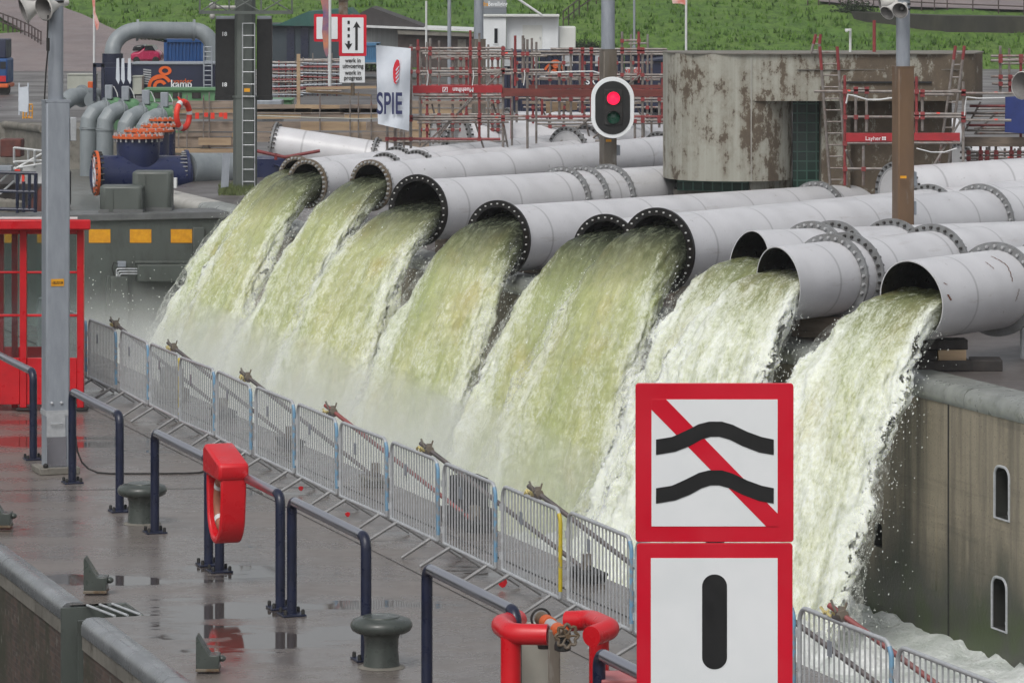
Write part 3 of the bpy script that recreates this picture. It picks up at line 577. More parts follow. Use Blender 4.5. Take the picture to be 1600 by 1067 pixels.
def jet(label, q, v, tend, fill, foam0, seed, spread=.7, clear=.3, rag=1.0, shift=.15):
    S = V(q.W.y, -q.W.x, 0).normalized(); D0 = -q.Z; r = q.r * .985
    NTm, NU = 300, 110; mb = MB(); foam = []; flow = []; clr = []; edge = []
    path = 0; lastp = None; vl = MB(); vfl = []; vev = []; sd = V(seed * 17.3, seed * 5.1, seed * 9.7); spr = MB()
    t0 = -.22
    for i in range(NTm + 1):
        tt = t0 + (tend - t0) * i / NTm; tp = max(tt, 0)
        rmp = .12; zd = VD * (tp * tp / (2 * rmp) if tp < rmp else tp - rmp / 2); vz = VD * min(1, max(0, (tt + .05) / (rmp + .05)))
        c = q.M0 + D0 * (v * tt) - UZ * (zd + 4.9 * tp * tp); vel = D0 * v - UZ * (9.8 * tp + vz); sp = vel.length; Tn = vel.normalized(); N = S.cross(Tn).normalized()
        if N.z < 0: N = -N
        if lastp is not None: path += (c - lastp).length
        lastp = c
        fl_ = fill + .12 - .45 * min(1, max(0, (tt + .2) / .22)) * (1 - foam0) * .6; b = r * (fl_ + 1) / 2; yc = r * (fl_ - 1) / 2; sh = -shift * r * tp
        k = min(1, tp / .35); b = b * (1 - k) + k * (r * .42 + .12 * tp); yc *= (1 - k)
        c2 = c + N * yc
        if i % 3 == 0 and tp > 0:
            for j in range(48):
                ph = 2 * math.pi * j / 48; s_, c_ = math.sin(ph), math.cos(ph); g_ = .05 + .22 * tp; av = r * (1 + (.28 * min(1, tp / .2) + spread * 1.2 * tp + .5 * tp * tp if s_ < 0 else spread * .45 * tp + .35 * tp * tp)) + g_
                nv_ = .12 * noise.fractal(V(s_ * av * 2.2, c_, path * .9) + sd, .8, 2.1, 3) * min(1, tp * 4)
                vl.v.append(c + N * (yc * 1.0 + (b + g_ * .7) * (abs(c_) ** .8) * (1 if c_ > 0 else -1) + nv_ * c_) + S * (av * s_ - shift * r * tp + nv_ * s_)); vfl.append(V(av * s_, c_ * b, path) + sd); vev.append(min(1, max(0, tp - .02) * 2.4) * (.32 + .68 * abs(s_) ** 3) * .85)
        for j in range(NU):
            ph = 2 * math.pi * j / NU; sx_, cx_ = math.sin(ph), math.cos(ph); a = r * (1 + (.28 * min(1, tp / .2) + spread * 1.2 * tp + .5 * tp * tp if sx_ < 0 else spread * .45 * tp + .35 * tp * tp))
            if tp <= 0 or k < 1:
                ccy = r * cx_; ccx = r * sx_ * (a / r)
                ny_circ = min(ccy, r * fl_) - yc
                y = (1 - k) * ny_circ + k * b * (abs(cx_) ** .8) * (1 if cx_ > 0 else -1); x = ccx
            else: x = a * sx_; y = b * (abs(cx_) ** .8) * (1 if cx_ > 0 else -1)
            x += sh; e = abs(sx_) ** 6
            fp = V(x, y, path)
            n1 = noise.fractal(V(x * 1.7, y * 1.7, path * .5) + sd, .8, 2.1, 4); n2 = noise.fractal(V(x * 5.5, y * 5.5, path * 1.5) + sd, .7, 2.1, 5)
            amp = min(1, (tp + .05) / .5); nn = (.11 * n1 + .05 * n2) * amp * (1 + .8 * foam0) * (1 + 1.1 * e) + (.03 * n2 * foam0)
            out = (S * sx_ + N * cx_ * .9)
            if tt < 0: out = N * max(0, cx_); nn = .05 * n1 + .02 * n2
            mb.v.append(c2 + S * x + N * y + out * nn)
            foam.append(foam0 + .24 * min(1, max(0, tp) / max(.5, tend)) ** 1.4 + .42 * e * min(1, tp * 6) + .16 * max(0, n1) + (.24 * max(0, 1 - abs(x + .82 * a) / (.2 * a)) * min(1, tp * 6)) + (.3 * max(0, 1 - abs(x - .78 * a) / (.22 * a)) * min(1, tp * 9)))
            flow.append(V(x, y, path) + sd); clr.append(max(0, 1 - (max(0, tt) / clear) ** 1.6) * (1 - max(0, foam0))); edge.append((e * .62 * min(1, tp * 4) + .16 * max(0, tp - .6)) * rag)
            if tp > .1 and random.random() < (.004 + .1 * e + (.25 * e * tp if sx_ > 0 else 0)) * min(1, tp * 3) * 1.0 + .02 * foam0:
                w = random.expovariate(1 / (.04 + (.26 if sx_ > 0 else .14) * tp)); dv = (S * sx_ * (1 if abs(sx_) > .4 else .3) + N * cx_).normalized()
                pp = c2 + S * x + N * y + dv * (w + max(0, nn)) + Tn * random.uniform(-.1, .1); rr = random.uniform(.003, .009) * (1 + .5 * random.random() * (random.random() < .2)); ln = rr * random.uniform(1, 2.6)
                spr.add([pp + Tn * ln, pp - Tn * ln, pp + S * rr, pp - S * rr, pp + N * rr, pp - N * rr], [(0, 2, 4), (0, 4, 3), (0, 3, 5), (0, 5, 2), (1, 4, 2), (1, 3, 4), (1, 5, 3), (1, 2, 5)])
    for i in range(NTm):
        if i % 3 == 0 and tp > 0:
            for j in range(48):
                ph = 2 * math.pi * j / 48; s_, c_ = math.sin(ph), math.cos(ph); g_ = .05 + .22 * tp; av = r * (1 + (.28 * min(1, tp / .2) + spread * 1.2 * tp + .5 * tp * tp if s_ < 0 else spread * .45 * tp + .35 * tp * tp)) + g_
                nv_ = .12 * noise.fractal(V(s_ * av * 2.2, c_, path * .9) + sd, .8, 2.1, 3) * min(1, tp * 4)
                vl.v.append(c + N * (yc * 1.0 + (b + g_ * .7) * (abs(c_) ** .8) * (1 if c_ > 0 else -1) + nv_ * c_) + S * (av * s_ - shift * r * tp + nv_ * s_)); vfl.append(V(av * s_, c_ * b, path) + sd); vev.append(min(1, max(0, tp - .02) * 2.4) * (.32 + .68 * abs(s_) ** 3) * .85)
        for j in range(NU):
            jj = (j + 1) % NU; mb.f.append((i * NU + j, i * NU + jj, (i + 1) * NU + jj, (i + 1) * NU + j))
    t = T('water_jet', label, 'water jet', q.M0 + D0 * (v * tend) - UZ * (4.9 * tend * tend + VD * tend), group='jets of water falling from the pipes')
    o = part('water_sheet', mb, m_jet, t, smooth=180, fix=False)
    for nm_, dat, ty in (('foam', foam, 'FLOAT'), ('clear', clr, 'FLOAT'), ('edge', edge, 'FLOAT'), ('flow', flow, 'FLOAT_VECTOR')):
        at_ = o.data.attributes.new(nm_, ty, 'POINT')
        if ty == 'FLOAT': at_.data.foreach_set('value', dat)
        else: at_.data.foreach_set('vector', [x for p in dat for x in p])
    nr = len(vl.v) // 48
    for i in range(nr - 1):
        for j in range(48): jj = (j + 1) % 48; vl.f.append((i * 48 + j, i * 48 + jj, (i + 1) * 48 + jj, (i + 1) * 48 + j))
    ov = part('spray_veil', vl, m_veil, t, smooth=180, fix=False); at_ = ov.data.attributes.new('flow', 'FLOAT_VECTOR', 'POINT'); at_.data.foreach_set('vector', [x for p in vfl for x in p]); at_ = ov.data.attributes.new('veil', 'FLOAT', 'POINT'); at_.data.foreach_set('value', vev)
    part('spray', spr, m_spray, t, smooth=0, fix=False, kind='stuff')
JL = ['greenish water jet at the left end of the row, nearest the lock gate', 'greenish water jet from the rusty mouth second from the left end', 'water jet from the rusty mouth just left of the first black rim', 'water jet from the leftmost black rimmed mouth, half filling it',
      'wide green water jet from the black rimmed mouth standing alone at mid row', 'water jet from the overlapped black rimmed mouth, left of its twin', 'green water jet from the black rimmed mouth that overlaps its left neighbour', 'white water jet from the farthest of the three bare pipe ends', 'white churning water jet from the middle bare pipe end', 'white foaming water jet from the rust scratched pipe, ending beside the red and white sign']
VD = 1.9
JP = [(5.7, 0.92, .6, .1, 1.1), (5.3, 0.92, .6, .0, 1.3), (4.9, 0.92, .4, .03, 1.3), (4.4, 0.92, .2, .0, 1.3), (3.7, 0.90, .7, -.06, 1.3), (3.7, 0.91, .7, .0, 1.1), (3.7, 0.92, .75, -.06, 1.3), (3.4, 0.91, .1, .4, 1.1), (3.5, 0.89, .2, .5, 1.0), (3.7, 0.86, .1, .4, .9)]
for i, (q, j) in enumerate(zip(P, JP)): jet(JL[i], q, j[0], j[1], j[2], j[3], i + 1, spread=j[4], shift=(.2, -.4, .1, -.05, -.1, .15, .15, .1, .85, .95)[i], rag=.95 if i < 7 else 1.25)
# loose drops splashed towards the barriers
mb = MB()
for k in range(130):
    px = random.uniform(135, 330); py = random.gauss(470 + (px - 135) * .16, 34); d = random.uniform(84, 92); p = at(px, py, d); rr = random.uniform(.005, .016) * (2 if random.random() < .04 else 1)
    mb.sph(p, rr, 6)
mb2 = mb; sprd = part('splash_drops', mb2, m_spray, None, smooth=0, kind='stuff', fix=False); tag(sprd, 'loose white water drops splashing up left of the leftmost jet', 'splash')
# churned boil of foam where the jets strike the water
mb = MB()
for q, j in zip(P, JP):
    c = q.M0 - q.Z * (j[0] * j[1]); c.z = -3.95; m = 26
    o0 = len(mb.v)
    for i in range(m):
        for k in range(m):
            x = (i / (m - 1) - .5) * 3.4; y = (k / (m - 1) - .5) * 3.4; rr = math.hypot(x, y); p = c + V(x, y, 0)
            mb.v.append(V(p.x, p.y, -4.05 + max(0, .4 * (1 - (rr / 1.7) ** 2)) * (.8 + 1.3 * noise.fractal(p * 2.2, .7, 2, 5))))
    for i in range(m - 1):
        for k in range(m - 1): a = o0 + i * m + k; mb.f.append((a, a + 1, a + m + 1, a + m))
o = part('foam_boil', mb, m_foam, None, smooth=180, kind='stuff'); tag(o, 'white boiling foam where the jets strike the chamber water', 'foam')
# timbers under the right hand pipe
def timber(lab, px0, py0, px1, py1, d, dep, m, rot=0.0):
    a, b = at(px0, py1, d), at(px1, py0, d); c = (a + b) / 2; c.y += dep / 2
    mb = MB(); mb.box(c, (b.x - a.x, dep, b.z - a.z), Matrix.Rotation(rot, 3, 'Z')); one('timber_block', mb, m, lab, 'timber', 'timber blocks under the right hand pipe', bevel=.012)
m_sleeper = mat('dark_sleeper', (52, 47, 44), (38, 35, 34), 3, .7, bump=.3)
timber('dark sleeper lying flat, left one of the lowest pair under the right pipe', 1432, 564, 1518, 580, 61.9, .5, m_sleeper, .08)
timber('dark sleeper lying flat, right one of the lowest pair under the right pipe', 1519, 563, 1568, 580, 61.95, .6, m_sleeper, -.05)
timber('fresh brown timber block in the middle of the stack under the right pipe', 1466, 547, 1510, 563.5, 62.0, .3, m_plank2)
timber('weathered timber block left of the fresh brown one under the right pipe', 1435, 547, 1465, 563.5, 62.05, .3, m_sleeper)
timber('top weathered timber directly below the right pipe', 1436, 531, 1512, 546.5, 62.0, .4, m_sleeper, .03)
# supports under the other pipes
for i in range(3, 9):
    q = P[i]; 
    for tt in (1.6,):
        c = q.M0 + q.Z * tt; h = c.z - q.r - .04
        if h > .06:
            mb = MB(); mb.box(V(c.x, c.y, h / 2 + .005), (1.2, .3, h), Matrix.Rotation(-PA, 3, 'Z'))
            one('pipe_support', mb, m_plank, ['', '', '', 'timber support under the leftmost black rimmed pipe', 'timber support under the lone black rimmed pipe at mid row', 'timber support under the overlapped black rimmed pipe', 'timber support under the overlapping black rimmed pipe', 'timber support under the farthest bare ended pipe', 'timber support under the middle bare ended pipe'][i], 'support', 'timber supports under the pipes', bevel=.01)
# ------------------------------------------------------------------ near quay furniture
def gD(px, D, z=0.0):
    d = F * D / (CT * (px + 1240)); k = (px - 800) / F; return V(k * d, d, z)
DR = 10.24
def handrail(label, pa, pb, H=1.14, lo=True, ro=True):
    A, B = gD(pa, DR), gD(pb, DR); u = (B - A).normalized(); t = T('handrail', label, 'handrail', (A + B) / 2, group='steel topped handrails along the quay')
    r = .05; c = .11
    mb = MB(); mb.tube([A + UZ * (H) + u * c * 1.05, B + UZ * H - u * c * 1.05], r, 16); part('rail', mb, m_stain, t)
    for E, sg, ok in ((A, 1, lo), (B, -1, ro)):
        if not ok: continue
        arc = [E + UZ * .02, E + UZ * (H - c)] + [E + u * sg * c * (1 - math.cos(a)) + UZ * (H - c + c * math.sin(a)) for a in [math.pi / 2 * k / 6 for k in range(1, 7)]] + [E + u * sg * (c + .012) + UZ * H]
        mb = MB(); mb.tube(arc, r * 1.01, 16); po = part('post', mb, m_navy, t)
        mb = MB(); Q = Matrix.Rotation(ROT_U, 3, 'Z'); mb.box(E + UZ * .011, (.24, .24, .02), Q); pl = part('base_plate', mb, m_navy, t, bevel=.004)
        for a in (-1, 1):
            for b in (-1, 1):
                mb = MB(); mb.lathe([(1e-3, .05), (.012, .05), (.018, .038), (.018, 0)], Matrix.Translation(E + Q @ V(a * .09, b * .09, .02)), 6); part('bolt', mb, m_rubber, pl)
handrail('navy and steel handrail at the left frame edge in front of the red shelter', -150, 52)
handrail('short navy and steel handrail just right of the lamp post', 113, 187)
handrail('navy and steel handrail left of the red lifebuoy housing', 242, 326)
handrail('navy and steel handrail right of the red lifebuoy housing', 343, 438)
handrail('navy and steel handrail ending behind the nearer bollard', 456, 572)
handrail('navy and steel handrail ending at the red bent tube guard', 667, 806)
handrail('navy and steel handrail running behind the large red and white sign', 936, 1085)
# ---- crowd barriers
m_galvd = mat('galvanised_dull', (146, 147, 148), (124, 124, 124), 10, .5, .3)
def barrier_proto():
    t = T('crowd_barrier', 'x', 'crowd barrier'); Lh = .935; zt, zb = 1.1, .23; r = .02; c = .14
    loop = []
    for cx, cz, a0 in ((Lh - c, zt - c, 0), (-Lh + c, zt - c, 90), (-Lh + .02, zb + .02, 180), (Lh - .02, zb + .02, 270)):
        rr = c if cz > .5 else .02
        for k in range(7): a = R(a0 + 90 * k / 6); loop.append(V(cx + rr * math.cos(a), 0, cz + rr * math.sin(a)))
    mb = MB(); mb.tube(loop, r, 10, closed=True); part('frame', mb, m_galv, t, W=False)
    mb = MB(); n = 17
    for k in range(1, n + 1):
        x = -Lh + 2 * Lh * k / (n + 1); mb.tube([V(x, 0, zb), V(x, 0, zt - (.03 if k in (1, n) else 0))],   .0092, 6, caps=False)
    part('bars', mb, m_galv, t, W=False)
    for sg in (-1, 1):
        mb = MB(); x = sg * (Lh - .22)
        for q in (-1, 1): mb.tube([V(x - sg * .05, 0, zb), V(x - sg * .03 + q * .1, q * .31, .02)], .02, 8)
        part('foot', mb, m_galvd, t, W=False)
    mb = MB(); mb.box((-.25, -.022, .86), (.09, .006, .13)); part('tag_plate', mb, m_galv2, t, W=False)
    for z in (.34, .84): mb = MB(); mb.tube([V(-Lh - .02, 0, z), V(-Lh - .02, 0, z + .07)], .03, 8); part('hinge_hook', mb, m_galv, t, W=False)
    mb = MB(); mb.tube([V(Lh, 0, .3), V(Lh, 0, zt - c)] + [V(Lh - c + c * math.cos(R(15 * k)), 0, zt - c + c * math.sin(R(15 * k))) for k in range(1, 4)], r * 1.06, 10); part('painted_end', mb, m_bpaint, t, W=False)
    return t
m_bpaint = mat('sky_blue_paint', (112, 156, 186), (102, 140, 168), 9, .5, dirt=(134, 137, 140), dirt_at=(.5, .58), dirt_scale=7)
m_ypaint = mat('yellow_paint', (196, 176, 44), (176, 156, 40), 9, .5, dirt=(124, 126, 120), dirt_at=(.58, .66), dirt_scale=7)
DB = 12.65
lab = ['crowd barrier {} left of the red shelter'.format(q) for q in ('third', 'second', 'first')]
order = [('crowd barrier seen through the left pane of the red shelter', 0), ('crowd barrier seen through the shelter glass beside the lamp post', 0), ('crowd barrier half hidden behind the right post of the red shelter', 0),
         ('first full crowd barrier right of the red shelter', 0), ('crowd barrier with the yellow end post, second right of the red shelter', 1), ('third crowd barrier right of the red shelter, in front of a grey block', 0), ('fourth crowd barrier right of the red shelter', 0),
         ('crowd barrier left of and above the red lifebuoy housing', 0), ('crowd barrier directly above the red lifebuoy housing', 0), ('crowd barrier two panels right of the red lifebuoy housing', 0), ('crowd barrier three panels right of the red lifebuoy housing', 0), ('crowd barrier four panels right of the red lifebuoy housing', 0),
         ('crowd barrier with the yellow end post above the long handrail', 1), ('crowd barrier above the bent red tube guard with a scaffold foot behind it', 0), ('crowd barrier right above the hand wheel valve', 0), ('crowd barrier whose right half hides behind the big sign', 0), ('crowd barrier wholly behind the lower red and white sign', 0), ('crowd barrier emerging right of the big sign with a red prop tube on top', 0), ('crowd barrier in the lower right corner with blue end post', 0), ('last crowd barrier at the bottom right frame corner', 0)]
s0b = sx(183, DB); proto = barrier_proto(); yel = None
for i, (lb, y) in enumerate(order):
    o = proto if i == 0 else dup(proto)
    s = s0b - (i - 2.5) * 1.98 - .0; p = L(s, DB + random.uniform(-.03, .03)); o.location = p; o.rotation_euler = (0, R(random.uniform(-.5, .7)), ROT_U + R(random.uniform(-1.2, .4)))
    tag(o, lb, 'crowd barrier', 'crowd barriers along the quay')
    if y:
        for c in o.children:
            if c.name.startswith('painted_end'): c.data = c.data.copy(); c.data.materials[0] = m_ypaint
# ---- props holding the barriers
m_proptube = mat('prop_tube_rusty', (104, 96, 94), (86, 82, 82), 5, .5, .2, dirt=(128, 56, 54), dirt_at=(.66, .76), dirt_scale=1.6, stretch=(1, 1, 1))
m_propred = mat('prop_tube_red', (146, 62, 60), (108, 90, 88), 1.6, .5)
m_strap = mat('ratchet_strap', (206, 190, 120), (150, 140, 110), 30, .7)
props = [(180, 0, 'at the first full barrier right of the red shelter'), (270, 0, 'behind the barrier with the grey block'), (385, 0, 'above the red lifebuoy housing'), (518, 1, 'with red upper end, two barriers right of the lifebuoy housing'), (668, 0, 'left of the barrier with the yellow end post'), (838, 0, 'above the hand wheel valve'), (1120, 0, 'behind the large red and white sign'), (1312, 1, 'with red upper end, right of the large sign')]
for px, red, lb in props:
    s = sx(px, DB); A = L(s, DB + .02, 1.17); B = L(s - 2.1, 13.75, .1); Dv = (B - A).normalized()
    t = T('barrier_prop', 'diagonal scaffold tube prop ' + lb, 'scaffold prop', V(B.x, B.y, 0), group='scaffold tube props behind the crowd barriers')
    mb = MB(); mb.tube([A - Dv * .15, B], .025, 12); part('tube', mb, m_propred if red else m_proptube, t)
    mb = MB(); C = A + UZ * .0; u_ = L(-1, 0) - L(0, 0)
    mb.tube([C - u_ * .16 - UZ * .04, C + u_ * .05 - UZ * .04], .025, 10); part('cross_tube', mb, m_proptube, t)
    mb = MB(); mb.tube([C + u_ * .05, C - u_ * .05], .042, 8); mb.box(C + V(0, 0, .04), (.06, .04, .05)); mb.tube([C + V(.02, 0, .03), C + V(.04, 0, .1)], .01, 6); mb.tube([C - V(.05, 0, -.02), C - V(.09, 0, -.12)], .012, 6); part('coupler', mb, m_rustflange, t)
    mb = MB(); pts = []
    for k in range(14): pts.append(C - u_ * (.1 + .025 * k) + V(random.uniform(-.02, .02), -.03, -.03 + random.uniform(-.035, .035)))
    mb.tube(pts, .014, 5); part('strap', mb, m_strap, t)
    mb = MB(); Q = Matrix.Rotation(ROT_U, 3, 'Z')
    for k in range(6): mb.box(V(B.x, B.y, .05) + Q @ V(-.22 + k * .088, 0, 0), (.045, .26, .07), Q)
    mb.box(V(B.x, B.y, .1), (.56, .28, .03), Q); part('ballast_foot', mb, m_conc if px in (385, 838) else m_rubber, t, bevel=.006)
    mb = MB(); mb.box(V(B.x, B.y, .2), (.1, .1, .16), Q); mb.tube([B - UZ * .0 + u_ * .08 + UZ * .05, B + UZ * .12 - u_ * .05], .035, 8); part('swivel', mb, m_rustflange, t)
# grey ballast blocks behind the barriers
for px, py, w, h, lb in ((268, 622, .42, .5, 'grey ballast block behind the third barrier from the shelter'), (733, 820, .5, .62, 'tall dark ballast block behind the barrier left of the yellow end post')):
    p = G(px, py); mb = MB(); Q = Matrix.Rotation(ROT_U, 3, 'Z'); mb.box(V(p.x, p.y, h * .32 / 2 + .004), (w * 1.2, w, h * .32), Q); mb.box(V(p.x, p.y, h * .62), (w * .8, w * .7, h * .58), Q); one('ballast_block', mb, m_rubber if w > .45 else m_conc, lb, 'ballast block', 'ballast blocks behind the barriers', bevel=.02)
# scraps of red tape and litter by the feet
for px, py, lb in ((785, 912, 'red tape scrap tied to a barrier foot, the larger one near the long handrail'), (543, 804, 'small red tape scrap by a barrier foot right of the lifebuoy housing'), (470, 763, 'red tape scrap by a barrier foot nearest the lifebuoy housing')):
    p = G(px, py + 9); p.z = .07; mb = MB(); vs = [p + V(math.cos(a) * (.05 if px > 700 else .03) * (1 + .3 * math.sin(3 * a)), .02 * math.sin(2 * a), math.sin(a) * (.05 if px > 700 else .03)) for a in [k * .785 for k in range(8)]]; mb.prism(vs, (0, .008, 0)); one('tape_scrap', mb, m_red, lb, 'tape', 'red tape scraps on the barrier feet')
# ---- bollards and cleats
def bollard(px, py, lb):
    p = G(px, py); t = T('bollard', lb, 'bollard', p, group='mushroom bollards on the quay')
    mb = MB(); mb.lathe([(.172, 0), (.165, .05), (.155, .18), (.158, .26), (.172, .31), (.19, .325)], Matrix.Translation(p), 40); part('stem', mb, m_bollard, t, smooth=60)
    mb = MB(); mb.lathe([(.186, .325), (.235, .325), (.27, .345), (.286, .375), (.286, .405), (.265, .437), (.225, .455), (.17, .462), (.165, .474), (.08, .48), (1e-3, .48)], Matrix.Translation(p), 40); part('mushroom_head', mb, m_bollard, t, smooth=60)
    mb = MB(); mb.lathe([(.22, .003), (.2, .012), (.17, .02)], Matrix.Translation(p), 40); part('grout_collar', mb, m_conc, t)
bollard(222, 818, 'dark green mushroom bollard, the farther one beside the short handrail'); bollard(596, 1042, 'dark green mushroom bollard, the nearer one at the bottom of the photo')
def cleat(x0, yb, lb, sc=1.0):
    p = G(x0 + 17 * sc, yb); d = p.y; m = F / d; t = T('mooring_cleat', lb, 'mooring cleat', p, group='fin shaped mooring cleats on the quay')
    q = [(0, -55), (2, -56), (3, -54), (21, -25.5), (29, -25), (36, -25.5), (37, -18), (35.5, -13), (35.5, -4), (0, -4)]
    mb = MB(); mb.pxp([(x0 + a * sc, yb + b * sc) for a, b in q], d - .1, .22); part('fin', mb, m_bollard, t, bevel=.03, smooth=50)
    mb = MB(); c = at(x0 + 41 * sc, yb - 21.5 * sc, d + .01); mb.sph(c, 5.0 * sc / m, 14, (1.25, 1.6, 1)); mb.tube([c, c - V(9 * sc / m, 0, .3 * sc / m)], [4.6 * sc / m, 5.4 * sc / m], 12); part('horn', mb, m_bollard, t)
    mb = MB(); mb.pxp([(x0 - .5, yb - 4.5 * sc), (x0 + 36 * sc, yb - 4.5 * sc), (x0 + 36.4 * sc, yb), (x0 - .8, yb)], d - .115, .25); part('base', mb, m_rustflange, t, bevel=.006)
cleat(130.5, 927.5, 'dark fin shaped mooring cleat, the middle one beside the stop log slot'); cleat(306, 1049.5, 'dark fin shaped mooring cleat, the nearest one at the bottom'); cleat(-16, 825, 'dark fin shaped mooring cleat cut by the left frame edge', .9)
# ---- lamp posts with horns
def horn(t, c, dirv, ln, r0, r1):
    mb = MB(); mi = MB()
    dv = dirv.normalized(); Q = Matrix.Translation(c) @ dv.to_track_quat('Z', 'Y').to_matrix().to_4x4()
    pr = [(r0 * .6, -.12), (r0, -.1), (r0, 0), (r0 * 1.1, ln * .25), (r0 * 1.6, ln * .55), (r1 * .8, ln * .85), (r1, ln), (r1 + .015, ln + .01), (r1, ln + .02)]
    mb.lathe([(1e-3, -.12)] + pr, Q, 24); mi.lathe([(r1 * .985, ln + .012), (r1 * .78, ln * .86), (r0 * 1.5, ln * .56), (r0, ln * .3), (1e-3, ln * .3)], Q, 24); mi.sph(c + dv * ln * .55, r0 * .9, 10); h_ = part('loudspeaker_horn', mb, m_horn, t); part('horn_throat', mi, m_hornin, h_) if t else None; return mb, h_
def lamp_post(label, px, ybox, pybase, d, w, tube, mtb, mtt, cham=True, zb=0.0):
    p = at(px, pybase, d); p.z = zb; t = T('lamp_post', label, 'lamp post', p); Q = Matrix.Rotation(TH, 3, 'Z'); zt = at(px, ybox, d).z
    mb = MB(); mb.box(V(p.x, p.y, (zt + zb) / 2 + .03), (w, w, zt - zb - .06), Q); bx = part('box_column', mb, mtb, t, bevel=.025)
    mb = MB(); mb.tube([V(p.x, p.y, zt - .05), V(p.x, p.y, zt + 5.0)], tube, 20); part('tube_mast', mb, mtt, t)
    mb = MB(); mb.box(V(p.x, p.y, zt), (w * 1.02, w * 1.02, .03), Q); part('cap_plate', mb, mtb, t)
    return t, p, Q, zt
t, p, Q, zt = lamp_post('tall grey box lamp post with loudspeakers beside the red shelter', 87, 158, 735, 49.7, .31, .098, m_galv2, m_galv2)
m_ = 49.7
mb = MB(); mb.box(V(p.x, p.y, .045), (.52, .52, .085), Q); part('concrete_plinth', mb, m_conc, t, bevel=.01)
mb = MB(); mb.box(p + Q @ V(-.03, -.163, .62 - .0), (.24, .012, .3), Q); mb.tube([p + Q @ V(-.1, -.18, .66), p + Q @ V(-.1, -.2, .64), p + Q @ V(.04, -.2, .64), p + Q @ V(.04, -.18, .66)], .008, 6); part('service_hatch', mb, m_galv, t, bevel=.004)
mb = MB(); mb.box(p + Q @ V(-.02, -.161, .29), (.25, .008, .38), Q); part('stainless_sleeve', mb, m_stain, t)
for x in (-.17, .17): mb = MB(); mb.sph(p + Q @ V(x, -.2, .11), .035, 10, (1, 1, 1.1)); part('anchor_nut', mb, m_rubber, t)
for x in (-.06, .06): mb = MB(); mb.sph(p + Q @ V(x - .02, -.16, .9), .022, 8); part('bolt', mb, m_galv, t)
mb = MB(); mb.box(p + Q @ V(0, 0, .77), (.325, .325, .07), Q); part('tape_wrap', mb, m_galv, t)
mb = MB(); mb.tube([p + Q @ V(.175, -.1, z) for z in (.48, .6, .8, .95)], [.03, .045, .045, .02], 8); part('blue_hose', mb, mat('blue_hose', (30, 110, 130), (24, 90, 110), 20, .5), t)
lbp = at(82, 440, 49.7); py_ = p + Q @ V(-.01, -.158, lbp.z); mb = MB(); mb.box(py_, (.165, .008, .09), Q); yl = part('number_plate', mb, m_yel, t)
text('-18.U21.04', .05, py_ + Q @ V(-.07, -.006, -.018), Q.to_4x4() @ FACE, m_black, t, ext=.001, bold=.001, sxx=.62)
horn(t, at(95, 6, 49.7), V(-.66, -.72, -.2), .28, .05, .15); horn(t, at(76, 4, 49.85), V(-.92, -.3, -.34), .33, .05, .16)
mb = MB(); mb.tube([V(p.x, p.y, zt + 1.25 + k * .07) for k in (0, .4)], .112, 16); mb.tube([V(p.x, p.y, zt + 1.39), V(p.x, p.y, zt + 1.42)], .112, 16); part('clamp_band', mb, m_black, t)
mb = MB(); ca = [at(75, 24, 49.5), at(74, 60, 49.5), at(75, 78, 49.5), at(72, 110, 49.5), at(69.5, 156, 49.5)]; mb.tube(ca, .011, 6); mb.tube([at(75, 60, 49.5), at(75, 80, 49.5)], .024, 6); part('speaker_cable', mb, m_rubber, t)
mb = MB(); mb.box(p + Q @ V(.2, -.03, at(117, 202, 49.7).z), (.08, .22, .3), Q); part('bracket', mb, m_galv, t, bevel=.01)
mb = MB(); pts = [(118, 682), (121, 705), (128, 722), (138, 732), (152, 738), (172, 739.5), (215, 739.5), (255, 739.5), (290, 739), (312, 738), (322, 735)]
cp = [G(x, y, .012) for x, y in pts]; 
for k, z in ((0, .55), (1, .35), (2, .18), (3, .08)): cp[k] = at(pts[k][0], pts[k][1], cp[4].y + .02)
mb.tube(cp, .012, 6); one('power_cable', mb, m_rubber, 'black cable lying on the quay from the lamp post to the lifebuoy housing', 'cable')
# ---- lifebuoy housing (ring plane along the rail, open side towards the canal edge)
s = sx(358, DR) - .5; DR_ = DR; DR = DR - .19; c0 = L(s, DR, 0); t = T('lifebuoy_housing', 'red plastic lifebuoy housing mounted on the handrail', 'lifebuoy housing', c0)
out = [(-.36, 1.30), (.36, 1.30)] + [(.31 * math.cos(a) * (1 - .12 * k / 12), .82 + .33 * math.sin(a)) for k, a in [(k, -math.pi * k / 12) for k in range(13)]]
def teard(sc, dx, dz=0):
    pts = [(-.30, 1.24), (.34, 1.38)]; n = 14
    pts += [(.34, 1.05)] + [(.02 + .30 * math.cos(-math.pi * k / n), .80 + .36 * math.sin(-math.pi * k / n)) for k in range(1, n)] + [(-.31, 1.0)]
    cx, cz = .02, .9; return [L(s + cx + (x - cx) * sc, DR + dx, cz + (z - cz) * sc + dz) for x, z in pts]
A = teard(1, -.10); B = teard(1.0, .17); Ai = teard(.84, -.10); Bi = teard(.84, .12); n = len(A); mb = MB()
mb.add(A + B + Ai + Bi, [(i, (i + 1) % n, n + (i + 1) % n, n + i) for i in range(n)] + [(2 * n + i, 2 * n + (i + 1) % n, (i + 1) % n, i) for i in range(n)] + [(2 * n + i, 2 * n + (i + 1) % n, 3 * n + (i + 1) % n, 3 * n + i) for i in range(n)] + [tuple(range(n, 2 * n)), tuple(range(3 * n, 4 * n))])
m_redpl = mat('red_plastic', (206, 30, 40), (194, 24, 34), 2, .32)
part('shell', mb, m_redpl, t, bevel=.02, smooth=50)
hood = [(-.34, 1.18), (-.34, 1.30), (.30, 1.45), (.38, 1.40), (.38, 1.14), (.3, 1.14), (-.3, 1.12)]
